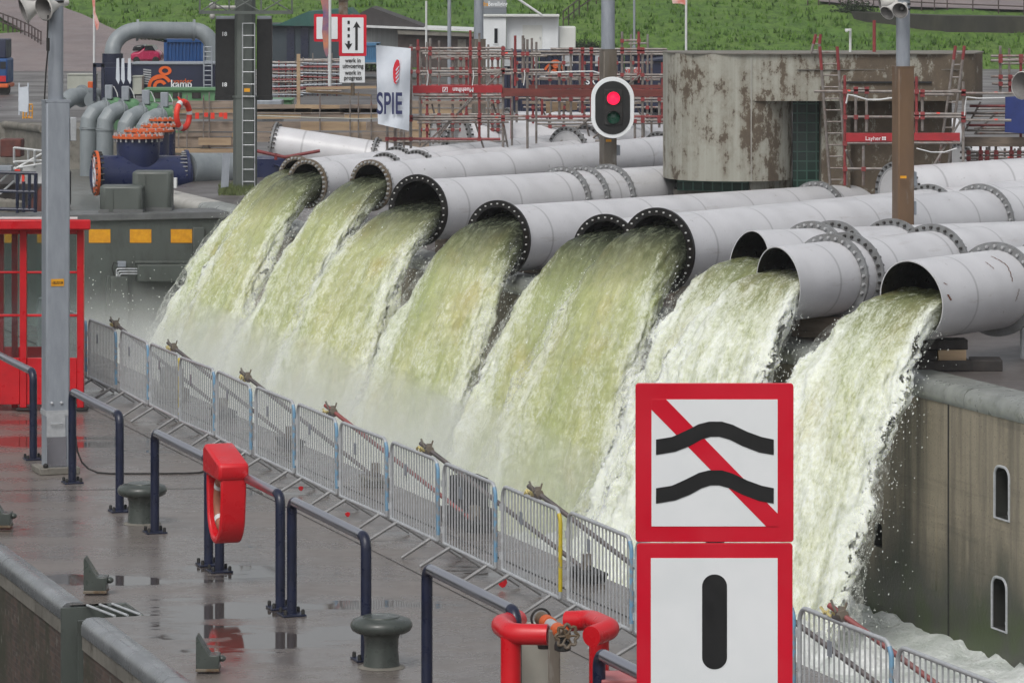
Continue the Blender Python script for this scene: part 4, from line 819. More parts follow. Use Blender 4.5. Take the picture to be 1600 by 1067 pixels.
mb = MB(); mb.prism([L(s + x, DR - .13, z) for x, z in hood], nv * .32); part('hood', mb, m_redpl, t, bevel=.03, smooth=50)
mb = MB(); M4 = Matrix.Translation(L(s + .02, DR + .0, .86)) @ Matrix((uv, UZ, nv)).transposed().to_4x4() @ Matrix.Diagonal((.8, 1.08, 1, 1))
mb.lathe([(.235 + .055 * math.cos(a), .055 * math.sin(a)) for a in [2 * math.pi * k / 12 for k in range(12)]], M4, 30, closed=True); part('lifebuoy', mb, mat('buoy_brown', (160, 104, 82), (146, 92, 72), 4, .6), t)
for a0 in (.6, 2.2, 3.75, 5.3): mb = MB(); mb.lathe([(.235 + .058 * math.cos(a), .058 * math.sin(a)) for a in [2 * math.pi * k / 12 for k in range(12)]], M4, 5, closed=True, a0=a0, a1=a0 + .28); part('reflective_band', mb, m_whitep, t)
DR = DR_
# ---- bent red tube guard with valve standpipe
d = 31.6
def tube_guard(lb, P3, post, rr=.085):
    t = T('tube_guard', lb, 'tube guard', V(post.x, post.y, 0), group='red bent tube guards round the valve')
    mb = MB(); mb.tube(P3, rr, 18); part('bent_top_rail', mb, m_redpl, t, smooth=50)
    mb = MB(); mb.tube([V(post.x, post.y, 0.0), V(post.x, post.y, P3[0].z)], rr * .98, 18); part('post', mb, m_redpl, t)
def rnd(pts, r=.14, n=6):
    o = [pts[0]]
    for i in range(1, len(pts) - 1):
        a = (pts[i - 1] - pts[i]).normalized(); b = (pts[i + 1] - pts[i]).normalized(); p0 = pts[i] + a * r; p1 = pts[i] + b * r
        for k in range(n + 1): f = k / n; o.append(p0 * (1 - f) ** 2 + pts[i] * 2 * f * (1 - f) + p1 * f * f)
    return o + [pts[-1]]
tube_guard('left half of the bent red tube guard round the hand wheel valve', rnd([at(808, 968, d + .9), at(781, 976, d + .35), at(800, 990, d), at(856, 991, d - .05)], .1), at(798, 990, d + .05))
tube_guard('right half of the bent red tube guard round the hand wheel valve', rnd([at(886, 970, d + 1.0), at(925, 968, d + .9), at(955, 982, d + .25), at(924, 994, d)], .1), at(936, 985, d + .4))
t = T('valve_standpipe', 'grey standpipe with orange couplings, rusty hand wheel and black hose cap', 'standpipe', V(at(867, 1000, d - .1).x, d - .1, 0))
mb = MB(); x = at(866, 1000, d - .1).x; mb.box(V(x, d - .1, .56), (.095, .095, 1.11)); part('square_post', mb, m_greypole, t, bevel=.01)
def bar(a, b, r, m, nm_='pipe_section'):
    mb = MB(); mb.tube([a, b], r, 16); return part(nm_, mb, m, t)
a, b = at(846, 966, d + .42), at(884, 992, d - .32); f = lambda k: a + (b - a) * k
bar(f(.0), f(.2), .06, m_rustflange, 'back_coupling'); bar(f(.2), f(.36), .062, m_orange, 'orange_coupling'); bar(f(.36), f(.66), .05, m_galv, 'pipe_section'); bar(f(.66), f(.86), .06, m_orange, 'orange_coupling'); bar(f(.86), f(1.0), .045, m_rustflange, 'valve_body')
wc = f(1.05); dv = (b - a).normalized(); mb = MB(); Qw = Matrix.Translation(wc) @ dv.to_track_quat('Z', 'Y').to_matrix().to_4x4()
mb.tube([Qw @ V((.085 + .012 * math.cos(8 * k * math.pi / 24)) * math.cos(k * math.pi / 24), (.085 + .012 * math.cos(8 * k * math.pi / 24)) * math.sin(k * math.pi / 24), 0) for k in range(48)], .013, 8, closed=True)
for k in range(3): aa = k * math.pi / 3; mb.tube([Qw @ V(.085 * math.cos(aa), .085 * math.sin(aa), 0), Qw @ V(-.085 * math.cos(aa), -.085 * math.sin(aa), 0)], .009, 6)
mb.tube([Qw @ V(0, 0, -.06), Qw @ V(0, 0, .03)], .02, 8); part('hand_wheel', mb, m_rustflange, t)
mb = MB(); wb = at(845, 966, d + .46); Qb = Matrix.Translation(wb) @ dv.to_track_quat('Z', 'Y').to_matrix().to_4x4(); mb.tube([Qb @ V(.08 * math.cos(k * math.pi / 12), .08 * math.sin(k * math.pi / 12), 0) for k in range(24)], .01, 6, closed=True); part('chain_ring', mb, m_rubber, t)
mb = MB(); c = at(879, 1000, d - .3); mb.lathe([(.03, .05), (.035, 0), (.06, -.015), (.068, -.04), (.065, -.075), (.045, -.085), (1e-3, -.085)], Matrix.Translation(c), 20); part('hose_cap', mb, m_rubber, t)
mb = MB(); c = at(850, 1003, d + .3); mb.lathe([(.03, .05), (.035, 0), (.055, -.015), (.05, -.05), (1e-3, -.05)], Matrix.Translation(c), 16); part('hose_cap', mb, m_rubber, t)
mb = MB(); p0 = at(848, 1010, d + .75); mb.box(V(p0.x - .1, p0.y, .49), (.34, .28, .98), Matrix.Rotation(TH, 3, 'Z')); t2 = T('utility_cabinet', 'cream grey utility cabinet behind the hand wheel valve', 'cabinet', V(p0.x, p0.y, 0)); part('cabinet_body', mb, m_cream, t2, bevel=.012)
mb = MB(); mb.box(V(p0.x - .1, p0.y, .993), (.37, .31, .025), Matrix.Rotation(TH, 3, 'Z')); part('cabinet_lid', mb, m_cream, t2, bevel=.006)
p0 = at(972, 1055, 30.4); t2 = T('red_cabinet', 'faded red cabinet beside the lower red and white sign', 'cabinet', V(p0.x, p0.y, 0)); mb = MB(); mb.box(V(p0.x, p0.y, (p0.z - .04) / 2), (.3, .4, p0.z - .04)); part('cabinet_body', mb, m_redpl, t2, bevel=.01); mb = MB(); mb.box(V(p0.x, p0.y, p0.z - .018), (.33, .43, .04)); part('cabinet_lid', mb, mat('faded_red', (176, 104, 104), (160, 92, 94), 3, .5), t2, bevel=.008)
# ---- red shelter
d = 56.4; t = T('shelter', 'red steel framed glass shelter on the quay left of the lamp post', 'shelter', V(at(70, 640, d).x, d, 0))
du = uv * 1.7
def fr2(nm_, x0, y0, x1, y1, m, th=.1, back=False, off=0.0, bev=.008):
    mb = MB(); mb.pxr(x0, y0, x1, y1, d + off, th)
    if back: mb.v = [v + du for v in mb.v]
    return part(nm_, mb, m, t, bevel=bev)
for bk in (False, True):
    for x in (36, 125.5, -60): fr2('post', x - 5.3, 355, x + 5.3, 637, m_red, .1, bk)
    for y, h in ((357, 9), (424, 3.5), (491, 4)):
        if not bk: fr2('rail', -54.5, y, 30.5, y + h, m_red, .06, bk, .02); fr2('rail', 41.5, y, 120, y + h, m_red, .06, bk, .02)
    fr2('kick_panel', -54.5, 559, 30.5, 632, m_red, .04, bk, .03); fr2('kick_panel', 41.5, 559, 120, 632, m_red, .04, bk, .03)
    fr2('glass_pane', -54, 366.3, 30, 558.5, m_glass, .012, bk, .04, 0); fr2('glass_pane', 42, 366.3, 119.5, 558.5, m_glass, .012, bk, .04, 0)
    for x in (36, 125.5): fr2('foot_plate', x - 11, 638, x + 11, 641.5, m_rubber, .2, bk, -.05)
fr2('inner_post', 18, 356, 27, 637, m_red, .1, False, .5)
mb = MB(); A = [at(-70, 0, d - .3), at(142, 0, d - .3)]; zr0 = at(0, 357, d).z; zr1 = at(0, 341, d).z
mb.prism([V(A[0].x, A[0].y, zr0), V(A[1].x, A[1].y, zr0), V(A[1].x, A[1].y, 0) + du * 1.25 + UZ * (zr0 - .17), V(A[0].x, A[0].y, 0) + du * 1.25 + UZ * (zr0 - .17)], (0, 0, zr1 - zr0)); part('roof', mb, m_red, t, bevel=.02)
mb = MB(); mb.prism([V(A[0].x + .05, A[0].y + .06, zr1 + .004), V(A[1].x - .2, A[1].y + .06, zr1 + .004), V(A[1].x - .2, A[1].y, 0) + du * 1.2 + UZ * (zr1 - .15), V(A[0].x, A[0].y, 0) + du * 1.2 + UZ * (zr1 - .15)], (0, 0, .03)); part('roof_sheet', mb, m_whitep, t)
# ---- the large sign in front
d = 24.7
def rrect(x0, y0, x1, y1, r, n=5):
    o = []
    for cx, cy, a in ((x1 - r, y0 + r, -90), (x1 - r, y1 - r, 0), (x0 + r, y1 - r, 90), (x0 + r, y0 + r, 180)):
        for k in range(n + 1): aa = R(a + 90 * k / n); o.append((cx + r * math.cos(aa), cy + r * math.sin(aa)))
    return o
t = T('waterway_sign', 'large red bordered sign pair with two wavy lines struck through above a black bar', 'sign', V(at(1117, 900, d).x, d + .12, 0))
def sp(nm_, poly, m, dd=0.0, th=.004, bev=0): mb = MB(); mb.pxp(poly, d - dd, th); return part(nm_, mb, m, t, bevel=bev, smooth=30)
sp('upper_panel', rrect(993, 599, 1240, 846.5, 5), m_redsign, 0, .03, .003); sp('lower_panel', rrect(995, 848.5, 1238.5, 1095, 5), m_redsign, 0, .03, .003)
sp('white_field', [(1018, 624), (1215, 624), (1215, 822), (1018, 822)], m_white, .003, .003); sp('white_field', [(1017, 871.5), (1215, 871.5), (1215, 1072), (1017, 1072)], m_white, .003, .003)
sp('diagonal_stripe', [(1018, 624), (1041, 624), (1215, 802), (1215, 822), (1197, 822), (1018, 640)], m_redsign, .005, .0015)
def wave(y): return [(1025, y + 28), (1050, y + 24), (1072, y + 14), (1092, y + 4), (1108, y), (1128, y), (1145, y + 5), (1168, y + 16), (1190, y + 24), (1209, y + 28), (1209, y + 52), (1186, y + 48), (1160, y + 38), (1140, y + 28), (1124, y + 23.5), (1110, y + 23.5), (1096, y + 28), (1078, y + 38), (1055, y + 47), (1025, y + 52)]
sp('wave_line', wave(658.5), m_black, .007, .0015); sp('wave_line', wave(734.5), m_black, .007, .0015)
sp('black_bar', rrect(1097, 897, 1136, 1045, 19, 8), m_black, .005, .0015)
mb = MB(); c = at(1117, 0, d + .1); mb.tube([V(c.x, c.y, 0), V(c.x, c.y, at(0, 640, d).z)], .06, 16); part('post', mb, m_galv, t)
for y in (660, 800, 900): mb = MB(); q = at(1117, y, d + .06); mb.box(q, (.5, .05, .05)); part('clamp_bracket', mb, m_galv, t)
# ---- traffic light mast
t, p, Q, zt = lamp_post('grey box mast carrying the red lit traffic light among the far pipes', 950, 78, 350, 94, .34, .165, m_greypole, m_galv2)
mb = MB(); mb.box(p + Q @ V(.22, 0, at(0, 235, 94).z), (.1, .25, .25), Q); part('junction_box', mb, m_galv2, t, bevel=.01)
mb = MB(); q = at(951, 220, 93.6); mb.box(q, (.13, .02, .06)); part('number_plate', mb, m_yel, t)
dT = 93.2; t = T('traffic_light', 'black oval traffic light with white rim showing red', 'traffic light', at(958, 218, dT))
def tp(nm_, poly, m, dd, th, bev=0): mb = MB(); mb.pxp(poly, dT - dd, th); return part(nm_, mb, m, t, bevel=bev, smooth=40)
tp('rim_board', rrect(923.5, 120.5, 991, 216.5, 33.5, 10), m_white, 0, .08, .01); tp('black_board', rrect(930, 127, 984.5, 210.5, 27, 10), m_black, .012, .012)
tp('lamp_case', [(944, 140), (973, 140), (973, 195), (944, 195)], m_rubber, .06, .05, .01)
for cy, m, nm_ in ((154, m_lamp_red, 'red_lens'), (184, m_lamp_green, 'green_lens')):
    mb = MB(); c = at(958.5, cy, dT - .06); mb.lathe([(.155, 0), (.15, .03), (.1, .06), (1e-3, .07)], Matrix.Translation(c) @ Matrix.Rotation(R(90), 4, 'X'), 24); part(nm_, mb, m, t)
    mb = MB(); mb.lathe([(.165, 0), (.175, 0), (.175, .22), (.165, .22)], Matrix.Translation(c) @ Matrix.Rotation(R(90), 4, 'X'), 20, closed=True, a0=.1, a1=math.pi - .1); part('visor', mb, m_rubber, t)
mb = MB(); mb.box(at(957, 168, dT + .28), (.2, .45, .12)); part('mount_arm', mb, m_galv, t)
# ---- right lamp post
t, p, Q, zt = lamp_post('brown box lamp post with loudspeakers among the right hand pipes', 1411, 105, 355, 75.5, .335, .135, m_rustpole, m_galv2)
horn(t, at(1412, 10, 75.2), V(-.35, -.9, -.3), .26, .05, .15); horn(t, at(1398, 8, 75.4), V(-.55, -.6, -.5), .28, .05, .14); horn(t, at(1400, 4, 75.7), V(-.95, -.1, -.12), .3, .05, .13)
mb = MB()
for k in (0, .1, .2): mb.tube([V(p.x, p.y, zt + 1.1 + k), V(p.x, p.y, zt + 1.13 + k)], .15, 16)
part('clamp_band', mb, m_black, t)
mb = MB(); mb.box(at(1411.5, 277, 75.2), (.12, .012, .05)); part('number_plate', mb, m_yel, t)
mb = MB(); mb.box(p + Q @ V(.21, .0, at(0, 280, 75.5).z), (.08, .2, .28), Q); mb.box(p + Q @ V(.2, -.05, at(0, 325, 75.5).z), (.06, .16, .26), Q); part('junction_box', mb, m_galv2, t, bevel=.01)
# ---- post and tape at the right frame edge
p0 = G(1598, 560); mb = MB(); mb.tube([V(p0.x, p0.y, 0), V(p0.x, p0.y, 1.1)], .045, 12); mb.tube([V(p0.x, p0.y, .52), V(p0.x, p0.y, .58)], .062, 12); one('slim_post', mb, m_galv, 'slim grey post beside the rust scratched pipe at the right frame edge', 'post')
# ------------------------------------------------------------------ far bank
# ---- concrete control building
t = T('control_building', 'moss stained round ended concrete building behind the pipes', 'building', at(1290, 0, 92) * 1 + V(0, 0, 0)); t.location.z = 0; MWD[t.name] = Matrix.Translation(t.location)
zz = lambda py, d=91.0: HC - (py - HZ) * d / F
xx = lambda px, d=91.0: (px - 800) * d / F
def plan(pts, y0, y1, nm_, m, sm=30):
    mb = MB(); mb.prism([V(xx(px), d, zz(y1)) for px, d in pts], (0, 0, zz(y0) - zz(y1))); return part(nm_, mb, m, t, smooth=sm)
front = [(1040, 92.6), (1041, 92.1), (1047, 91.6), (1060, 91.15), (1080, 90.85), (1110, 90.6), (1150, 90.5)]
bk = [(1546, 93.2), (1060, 93.6), (1042, 93.2)]
plan(front + [(1290, 90.5), (1450, 90.5), (1490, 90.6), (1520, 90.9), (1538, 91.4), (1545, 92.2)] + bk, 84.5, 157, 'upper_band', m_build)
plan(front + [(1172, 90.5), (1196, 90.6), (1216, 90.85), (1231, 91.2), (1241, 91.7), (1243, 92.4), (1243, 93.5), (1060, 93.5), (1042, 93.2)], 157.01, 282, 'left_bay', m_build)
plan([(1171, 90.7), (1243, 92.0), (1243, 93.4), (1171, 93.4)], 282.01, 372, 'lower_wall', m_build); plan([(1056, 91.9), (1171, 91.4), (1171, 93.4), (1056, 93.4)], 300, 372, 'plinth_wall', m_conc)
plan([(1060, 91.6), (1170, 91.0), (1170, 93), (1060, 93)], 282.02, 300, 'window_strip', m_gblock)
plan([(1243.1, 91.9), (1284.5, 91.9), (1284.5, 92.1), (1243.1, 92.1)], 157.02, 330, 'glass_block_window', m_gblock)
plan([(1284.6, 91.2), (1330, 91.2), (1330, 93.3), (1284.6, 93.3)], 157.01, 372, 'pier', m_build); plan([(1330.1, 91.6), (1488, 91.6), (1494, 91.9), (1496, 92.6), (1496, 93.2), (1330.1, 93.2)], 157.01, 372, 'right_bay', m_build)
plan([(1243, 90.46), (1300, 90.46), (1500, 90.56), (1500, 90.6), (1300, 90.5), (1243, 90.5)], 107.6, 108.6, 'board_joint', m_conc)
plan([(1171, 90.47), (1172.2, 90.47), (1172.2, 90.51), (1171, 90.51)], 90, 282, 'board_joint', m_copl)
plan([(1313, 90.45), (1452, 90.45), (1452, 90.49), (1313, 90.49)], 126.5, 129.5, 'wall_slot', m_black)
plan([(1039, 92.4), (1046, 91.5), (1080, 90.75), (1150, 90.42), (1290, 90.42), (1455, 90.42), (1522, 90.8), (1546, 92.1), (1547, 93.3), (1042, 93.3)], 82.6, 84.48, 'roof_edge', m_conc)
mb = MB(); mb.pxt([(1328.5, 84), (1328.5, 45)], 91.6, .03); mb.box(at(1325, 47, 91.5), (.14, .1, .05)); mb.sph(at(1323, 48.5, 91.45), .04, 8); one('roof_camera', mb, m_whitep, 'white camera on a thin pole on the concrete building roof', 'camera')
mb = MB(); mb.pxt([(1366, 84), (1366, 32)], 91.7, .04); one('roof_marker', mb, m_scafred, 'thin red and grey marker pole on the concrete building roof', 'pole')
# ---- scaffolds
def scaffold(label, d, stds, leds, boards=(), braces=(), back=1.6, ladders=(), red=()):
    x0 = min(s_[0] for s_ in stds); t = T('scaffold', label, 'scaffold', V(at(x0, 0, d).x, d, 0))
    for x, y0, y1, m in stds:
        mb = MB(); mb.pxt([(x, y0), (x, y1)], d, .034, 8); s_ = part('standard', mb, m_scafred if m else m_scaf, t)
        for k, (lx0, lx1, ly, lm) in enumerate(leds):
            if lx0 - 3 <= x <= lx1 + 3 and y0 - 3 <= ly <= y1 + 3: q = at(x, ly, d - .01); mb = MB(); mb.box(q + V(0, -.03, -.005), (.1, .09, .1)); part('coupler', mb, m_scafred, s_)
    for x0, x1, y, m in leds:
        mb = MB(); mb.pxt([(x0, y, d - .05), (x1, y + random.uniform(-.8, .8), d - .05)], d, .032, 8); part('ledger', mb, m_scafred if m else m_scaf, t)
        if random.random() < .7: mb = MB(); xa = x0 + (x1 - x0) * random.random() * .8; mb.pxt([(xa, y, d - .05), (xa + 5, y, d - .05)], d, .031, 8); part('tape_mark', mb, m_ring, t)
    if back:
        for x, y0, y1, m in stds:
            mb = MB(); mb.pxt([(x + 14, y0 + 4), (x + 14, y1 - 4)], d + back, .03, 8); part('standard', mb, m_scaf, t)
        for x0, x1, y, m in leds: mb = MB(); mb.pxt([(x0 + 12, y + 5), (x1 + 10, y + 4)], d + back, .027, 8); part('ledger', mb, m_scaf, t)
    for x0, x1, y0, y1, m in boards: mb = MB(); mb.pxp([(x0, y0), (x1, y0 + random.uniform(-.5, 2)), (x1, y1 + random.uniform(-.5, 1)), (x0, y1)], d - .09, .03); part('toe_board', mb, m, t, bevel=.005)
    for x0, y0, x1, y1 in braces: mb = MB(); mb.pxt([(x0, y0, d - .12), (x1, y1, d + .2)], d, .026, 8); part('brace', mb, m_scaf, t)
    return t
t = scaffold('red and grey tube scaffold with a bright red toe board, right of the white banner', 101, [(605, 195, 243, 0), (617, 195, 246, 0), (642, 70, 232, 0), (653, 62, 140, 1), (672, 60, 140, 0), (735, 48, 150, 1), (749, 66, 220, 1), (786, 72, 242, 0), (805, 56, 135, 1), (817, 56, 130, 0), (824, 62, 238, 0), (847, 155, 180, 1)],
    [(640, 790, 76, 0), (660, 845, 84, 0), (640, 790, 112, 0), (640, 830, 183, 0), (640, 785, 187, 0), (605, 782, 217, 1), (646, 790, 149, 0), (760, 850, 110, 0)],
    [(645, 785, 134, 146, m_toered), (786, 860, 138, 151, m_toebrown)], [(784, 112, 658, 232), (733, 155, 676, 225), (786, 190, 795, 240), (742, 190, 756, 232)])
text('Muehlhan', .17, at(740, 137.5, 100.85), Matrix.Rotation(R(180), 4, 'Y') @ FACE @ Matrix.Diagonal((1, 1, 1, 1)), m_white, t, ext=.002, bold=.002, sxx=.82)
mb = MB(); mb.pxr(691.5, 136.5, 699.5, 144.5, 100.88, .01); part('emblem', mb, m_white, t); mb = MB(); mb.pxr(692.6, 137.6, 698.4, 143.4, 100.87, .009); part('emblem', mb, m_toered, t); mb = MB(); mb.pxp([(694, 143), (695, 139), (697, 138.4), (697.6, 140), (696, 140.4), (695.4, 143)], 100.86, .008); part('emblem', mb, m_white, t)
for x in (667, 738, 818): mb = MB(); mb.pxt([(x + 1, 110, 100.7), (x + 2.2, 118, 100.7), (x, 134, 100.7)], 100.7, .014, 6); part('hanging_cord', mb, m_whitep, t)
t = scaffold('grey and red tube scaffold in front of the navy containers, behind the traffic light', 104, [(874, 100, 180, 0), (892, 78, 180, 0), (910, 76, 178, 1), (924, 74, 180, 1), (972, 50, 200, 0), (998, 50, 130, 1), (1004, 78, 262, 0), (1030, 130, 200, 0), (992, 190, 262, 0)],
    [(830, 1040, 81, 0), (860, 1042, 77, 0), (830, 1040, 117, 0), (845, 1040, 155, 0), (830, 1040, 183, 1), (825, 1040, 189, 0), (970, 1000, 64, 0), (930, 1040, 220, 0)], [(826, 1040, 133, 139, m_toebrown), (828, 1040, 140, 152, m_toered if 0 else m_toebrown)], [(928, 180, 866, 230), (966, 184, 912, 228), (1000, 118, 960, 150), (915, 190, 924, 228)])
mb = MB(); mb.pxt([(835, 117, 103.6), (860, 114, 103.6), (885, 112.5, 103.6), (915, 112, 103.6), (927, 112, 103.6), (938, 115, 103.6)], 103.6, .022, 6); one('white_tape_line', mb, m_whitep, 'white tape strung along the scaffold before the navy containers', 'tape')
for px0, px1, lb in ((853, 880, 'left'), (884, 902, 'right')):
    mb = MB(); mb.pxp([(px0, 158), (px1, 161), (px1, 172), (px0, 178 if lb == 'left' else 173)], 104.5, .04); one('board_offcut', mb, m_plank2, 'pale board hung on the scaffold, the ' + lb + ' of two before the navy containers', 'board')
for lb_, dd_, xa, xb, ya, yb in (('grey tube scaffold farther back, seen through the scaffold with the bright red toe board', 112, 652, 800, 84, 226), ('grey tube scaffold farther back, seen through the scaffold before the navy containers', 113, 806, 1036, 92, 214)):
    st_ = [(xa + (xb - xa) * k / 9 + random.uniform(-6, 6), ya + random.uniform(-8, 10), yb + random.uniform(-12, 6), int(k % 4 == 1)) for k in range(10)]
    ld_ = [(xa + random.uniform(0, 20), xb - random.uniform(0, 20), y_ + random.uniform(-4, 4), int(k == 3)) for k, y_ in enumerate(range(ya + 8, yb - 8, 14))]
    scaffold(lb_, dd_, st_, ld_, [(xa + 10, xb - 30, 158, 163, m_plank)], [(xa + (xb - xa) * f_, ya + 20, xa + (xb - xa) * (f_ + .18), yb - 20) for f_ in (.05, .4, .7)], back=0)
t = scaffold('red and grey tube scaffold with a marked toe board in front of the concrete building', 88.5, [(1320, 118, 290, 1), (1337, 140, 206, 0), (1354, 136, 206, 0), (1349, 228, 290, 0), (1432, 120, 218, 1), (1441, 145, 205, 0), (1505, 128, 285, 0)],
    [(1272, 1508, 143, 0), (1320, 1508, 183, 0), (1400, 1505, 178, 0), (1322, 1500, 224, 0), (1316, 1506, 264, 0), (1505, 1600, 146, 0), (1505, 1580, 188, 0), (1335, 1352, 139, 0), (1440, 1490, 148, 0)], [(1322, 1395, 208, 222, m_toered), (1428, 1500, 208, 220, m_toered)], [(1322, 235, 1332, 262), (1452, 270, 1500, 190)], back=0)
text('Layher', .13, at(1352, 219.5, 88.35), FACE, m_white, t, ext=.002)
mb = MB()
for x0 in (1378, 1381.5):
    for k in range(2): mb.pxp([(x0 + .2, 214 + 3 * k), (x0 + 2.8, 214 + 3 * k), (x0 + 2.8, 216.2 + 3 * k), (x0 + .2, 216.2 + 3 * k)], 88.37, .01)
part('emblem', mb, m_white, t)
for pt_, r_ in (([(1322, 162), (1325, 148), (1335, 150), (1355, 156), (1375, 156), (1397, 153)], .02), ([(1507, 181), (1508, 165), (1510, 152), (1530, 154), (1570, 153)], .016), ([(1432, 232), (1455, 238), (1475, 238), (1495, 232)], .014)):
    mb = MB(); mb.pxt(pt_, 88.2, r_, 6); part('hanging_cord', mb, m_whitep, t)
t = scaffold('dense scaffold of red and grey tubes at the right frame edge beside the blue tarp', 93, [(1513, 232, 290, 0), (1532, 225, 290, 1), (1542, 230, 292, 0), (1556, 228, 290, 0), (1563, 72, 145, 0), (1578, 122, 146, 1), (1580, 225, 262, 1), (1595, 90, 230, 1), (1592, 232, 285, 0)],
    [(1548, 1640, 88, 0), (1548, 1640, 95, 0), (1548, 1640, 120, 0), (1550, 1640, 131, 0), (1500, 1640, 238, 0), (1500, 1640, 247, 0), (1500, 1640, 255, 0), (1515, 1580, 166, 1), (1510, 1600, 177, 0), (1510, 1575, 196, 1), (1510, 1600, 204, 0)], [(1506, 1640, 214, 229, m_plank)], [(1508, 205, 1532, 160), (1532, 255, 1562, 238), (1560, 290, 1586, 233), (1575, 285, 1610, 240), (1525, 208, 1555, 178)])
mb = MB(); mb.pxp([(1571, 152), (1602, 150), (1640, 150), (1640, 209), (1600, 209), (1570, 207)], 92.4, .02); one('blue_tarp', mb, m_tarpblue, 'dark blue tarp tied to the scaffold at the right edge', 'tarp')
t = T('edge_loudspeaker', 'pale loudspeaker horn on a slim mast cut by the right frame edge', 'loudspeaker', V(at(1624, 135, 70).x, 70.1, 0)); horn(t, at(1622, 135, 70), V(-.75, -.65, .05), .42, .06, .24); mb = MB(); c = at(1624, 135, 70.1); mb.tube([V(c.x, c.y, 0), V(c.x, c.y, c.z + .4)], .07, 12); part('mast', mb, m_galv2, t)
def ladder(label, d, xb, yb, xt, yt, wb, wt, n, redtop):
    t = T('ladder', label, 'ladder', at(xb, yb, d), group='ladders against the concrete building')
    for w0, w1 in ((0, 0), (wb, wt)): mb = MB(); mb.pxt([(xb + w0, yb), (xt + w1, yt)], d, .032, 8); st = part('stile', mb, m_scaf, t); f = redtop; mb = MB(); mb.pxt([(xt + w1 + (xb + w0 - xt - w1) * f, yt + (yb - yt) * f), (xt + w1, yt)], d, .037, 8); part('painted_tip', mb, m_scafred, st)
    for k in range(n): f = (k + .5) / n; mb = MB(); mb.pxt([(xb + (xt - xb) * f, yb + (yt - yb) * f), (xb + wb + (xt + wt - xb - wb) * f, yb + (yt - yb) * f)], d, .018, 6); part('rung', mb, m_scaf, t)
ladder('grey ladder with red tips left of the brown lamp post', 89.2, 1297, 290, 1281, 73, 26, 27, 12, .17); ladder('grey ladder leaning right of the brown lamp post', 88.9, 1462, 288, 1493, 72, 16, 14, 11, .1); ladder('short ladder tips rising over the roof edge of the concrete building', 90.3, 1267, 84, 1275, 54, 12, 7, 3, .5)
# ---- back pipes
def bp(label, px, py, d, r, px2, py2, fl, length, az, kind='cap'): return pipe(label, px, py, d, r, r + .12, px2, py2, fl, kind, length, group='pipes lying behind the row', az=az, nb=26, mt=m_pipeb)
bp('long grey pipe lying left of the white banner behind the first mouths', 427, 225, 124, .58, 592, 250, [-585, -620], 15, R(97), 'cap')
bp('grey flanged pipe behind the scaffold, front one with its flange under the diagonal braces', 716, 222, 112, .62, 1000, 232, [-715.5], 14, R(63))
bp('grey flanged pipe behind the scaffold, left of the front one', 681, 216, 118, .6, 900, 222, [], 15, R(72))
bp('grey flanged pipe behind the traffic light mast', 886, 240, 104, .6, 1040, 226, [-915], 12, R(42)); bp('grey flanged pipe end farthest back below the navy containers', 792, 204, 126, .62, 1000, 206, [], 16, R(70))
bp('grey flanged pipe just left of the concrete building', 1030, 250, 101, .62, 1060, 246, [], 4, R(50)); bp('grey pipe crossing behind the brown lamp post at the far right', 1400, 303, 87, .6, 1600, 288, [], 16, R(55)); bp('grey pipe behind the dense scaffold at the right edge', 1500, 268, 98, .62, 1620, 258, [], 12, R(62))
# ---- banner, signs, flags
d = 100.2; t = T('banner', 'white hanging banner with dark blue letters and a red emblem', 'banner', at(614, 202, d))
mb = MB(); n = 14; m = 16
fx = lambda f, g: at(587.5 + (642 - 587.5) * f + g * (3 - 6 * f), 71 + 5 * f + (123 + 6 * f) * g, d + .09 * math.sin(5 * f + 2 * g) + .05 * math.sin(9 * g + 3 * f))
for th in (0, .012):
    for i in range(n + 1):
        for k in range(m + 1): p = fx(i / n, k / m); p.y += th; mb.v.append(p)
for o0 in (0, (n + 1) * (m + 1)):
    for i in range(n):
        for k in range(m): a = o0 + i * (m + 1) + k; mb.f.append((a, a + 1, a + m + 2, a + m + 1))
part('cloth', mb, m_banner, t, smooth=180, fix=False)
m_navyt = mat('print_navy', (38, 44, 88), (36, 42, 82), 3, .7); m_redt = mat('print_red', (206, 40, 56), (198, 34, 50), 3, .7)
text('SPIE', .78, at(588, 178, d - .16), FACE, m_navyt, t, ext=.002, bold=.012, sxx=.50)
em = [(620, 93), (623.5, 95), (624.5, 104), (623, 116), (622, 126), (619, 132), (615.5, 129), (614, 120), (614, 108), (616.5, 99)]
mb = MB(); mb.pxp(em, d - .15, .01); part('emblem', mb, m_redt, t)
for k in range(4): mb = MB(); y = 106 + k * 6; mb.pxp([(618, y + 4), (620, y + 1), (623.6, y - 3), (623.8, y - 1.6), (621, y + 3), (619, y + 5.6)], d - .163, .008); part('emblem', mb, m_banner, t)
d = 118; t = T('work_sign', 'red bordered two way traffic sign over a white roadworks text plate', 'sign', at(548, 130, d))
def sp2(nm_, poly, m, dd, th=.02): mb = MB(); mb.pxp(poly, d - dd, th); return part(nm_, mb, m, t)
sp2('red_panel', rrect(529.5, 23.5, 572.5, 88, 2, 3), m_redsign, 0, .04); sp2('red_panel', rrect(490.5, 22.5, 532, 65.5, 2, 3), m_redsign, -.015, .04)
sp2('white_field', rrect(534.5, 28, 568, 83.5, 1, 2), m_white, .012, .012); sp2('white_field', rrect(494.5, 27, 527.5, 61.5, 1, 2), m_white, .005, .02)
sp2('arrow', [(557, 34), (563.5, 44.5), (559, 43), (559, 79), (555, 79), (555, 43), (551.5, 44.5)], m_black, .022, .01); sp2('arrow', [(544.6, 78.5), (538.5, 68), (543, 69.5), (543, 64.5), (546.5, 64.5), (546.5, 69.5), (550.5, 68)], m_black, .022, .01)
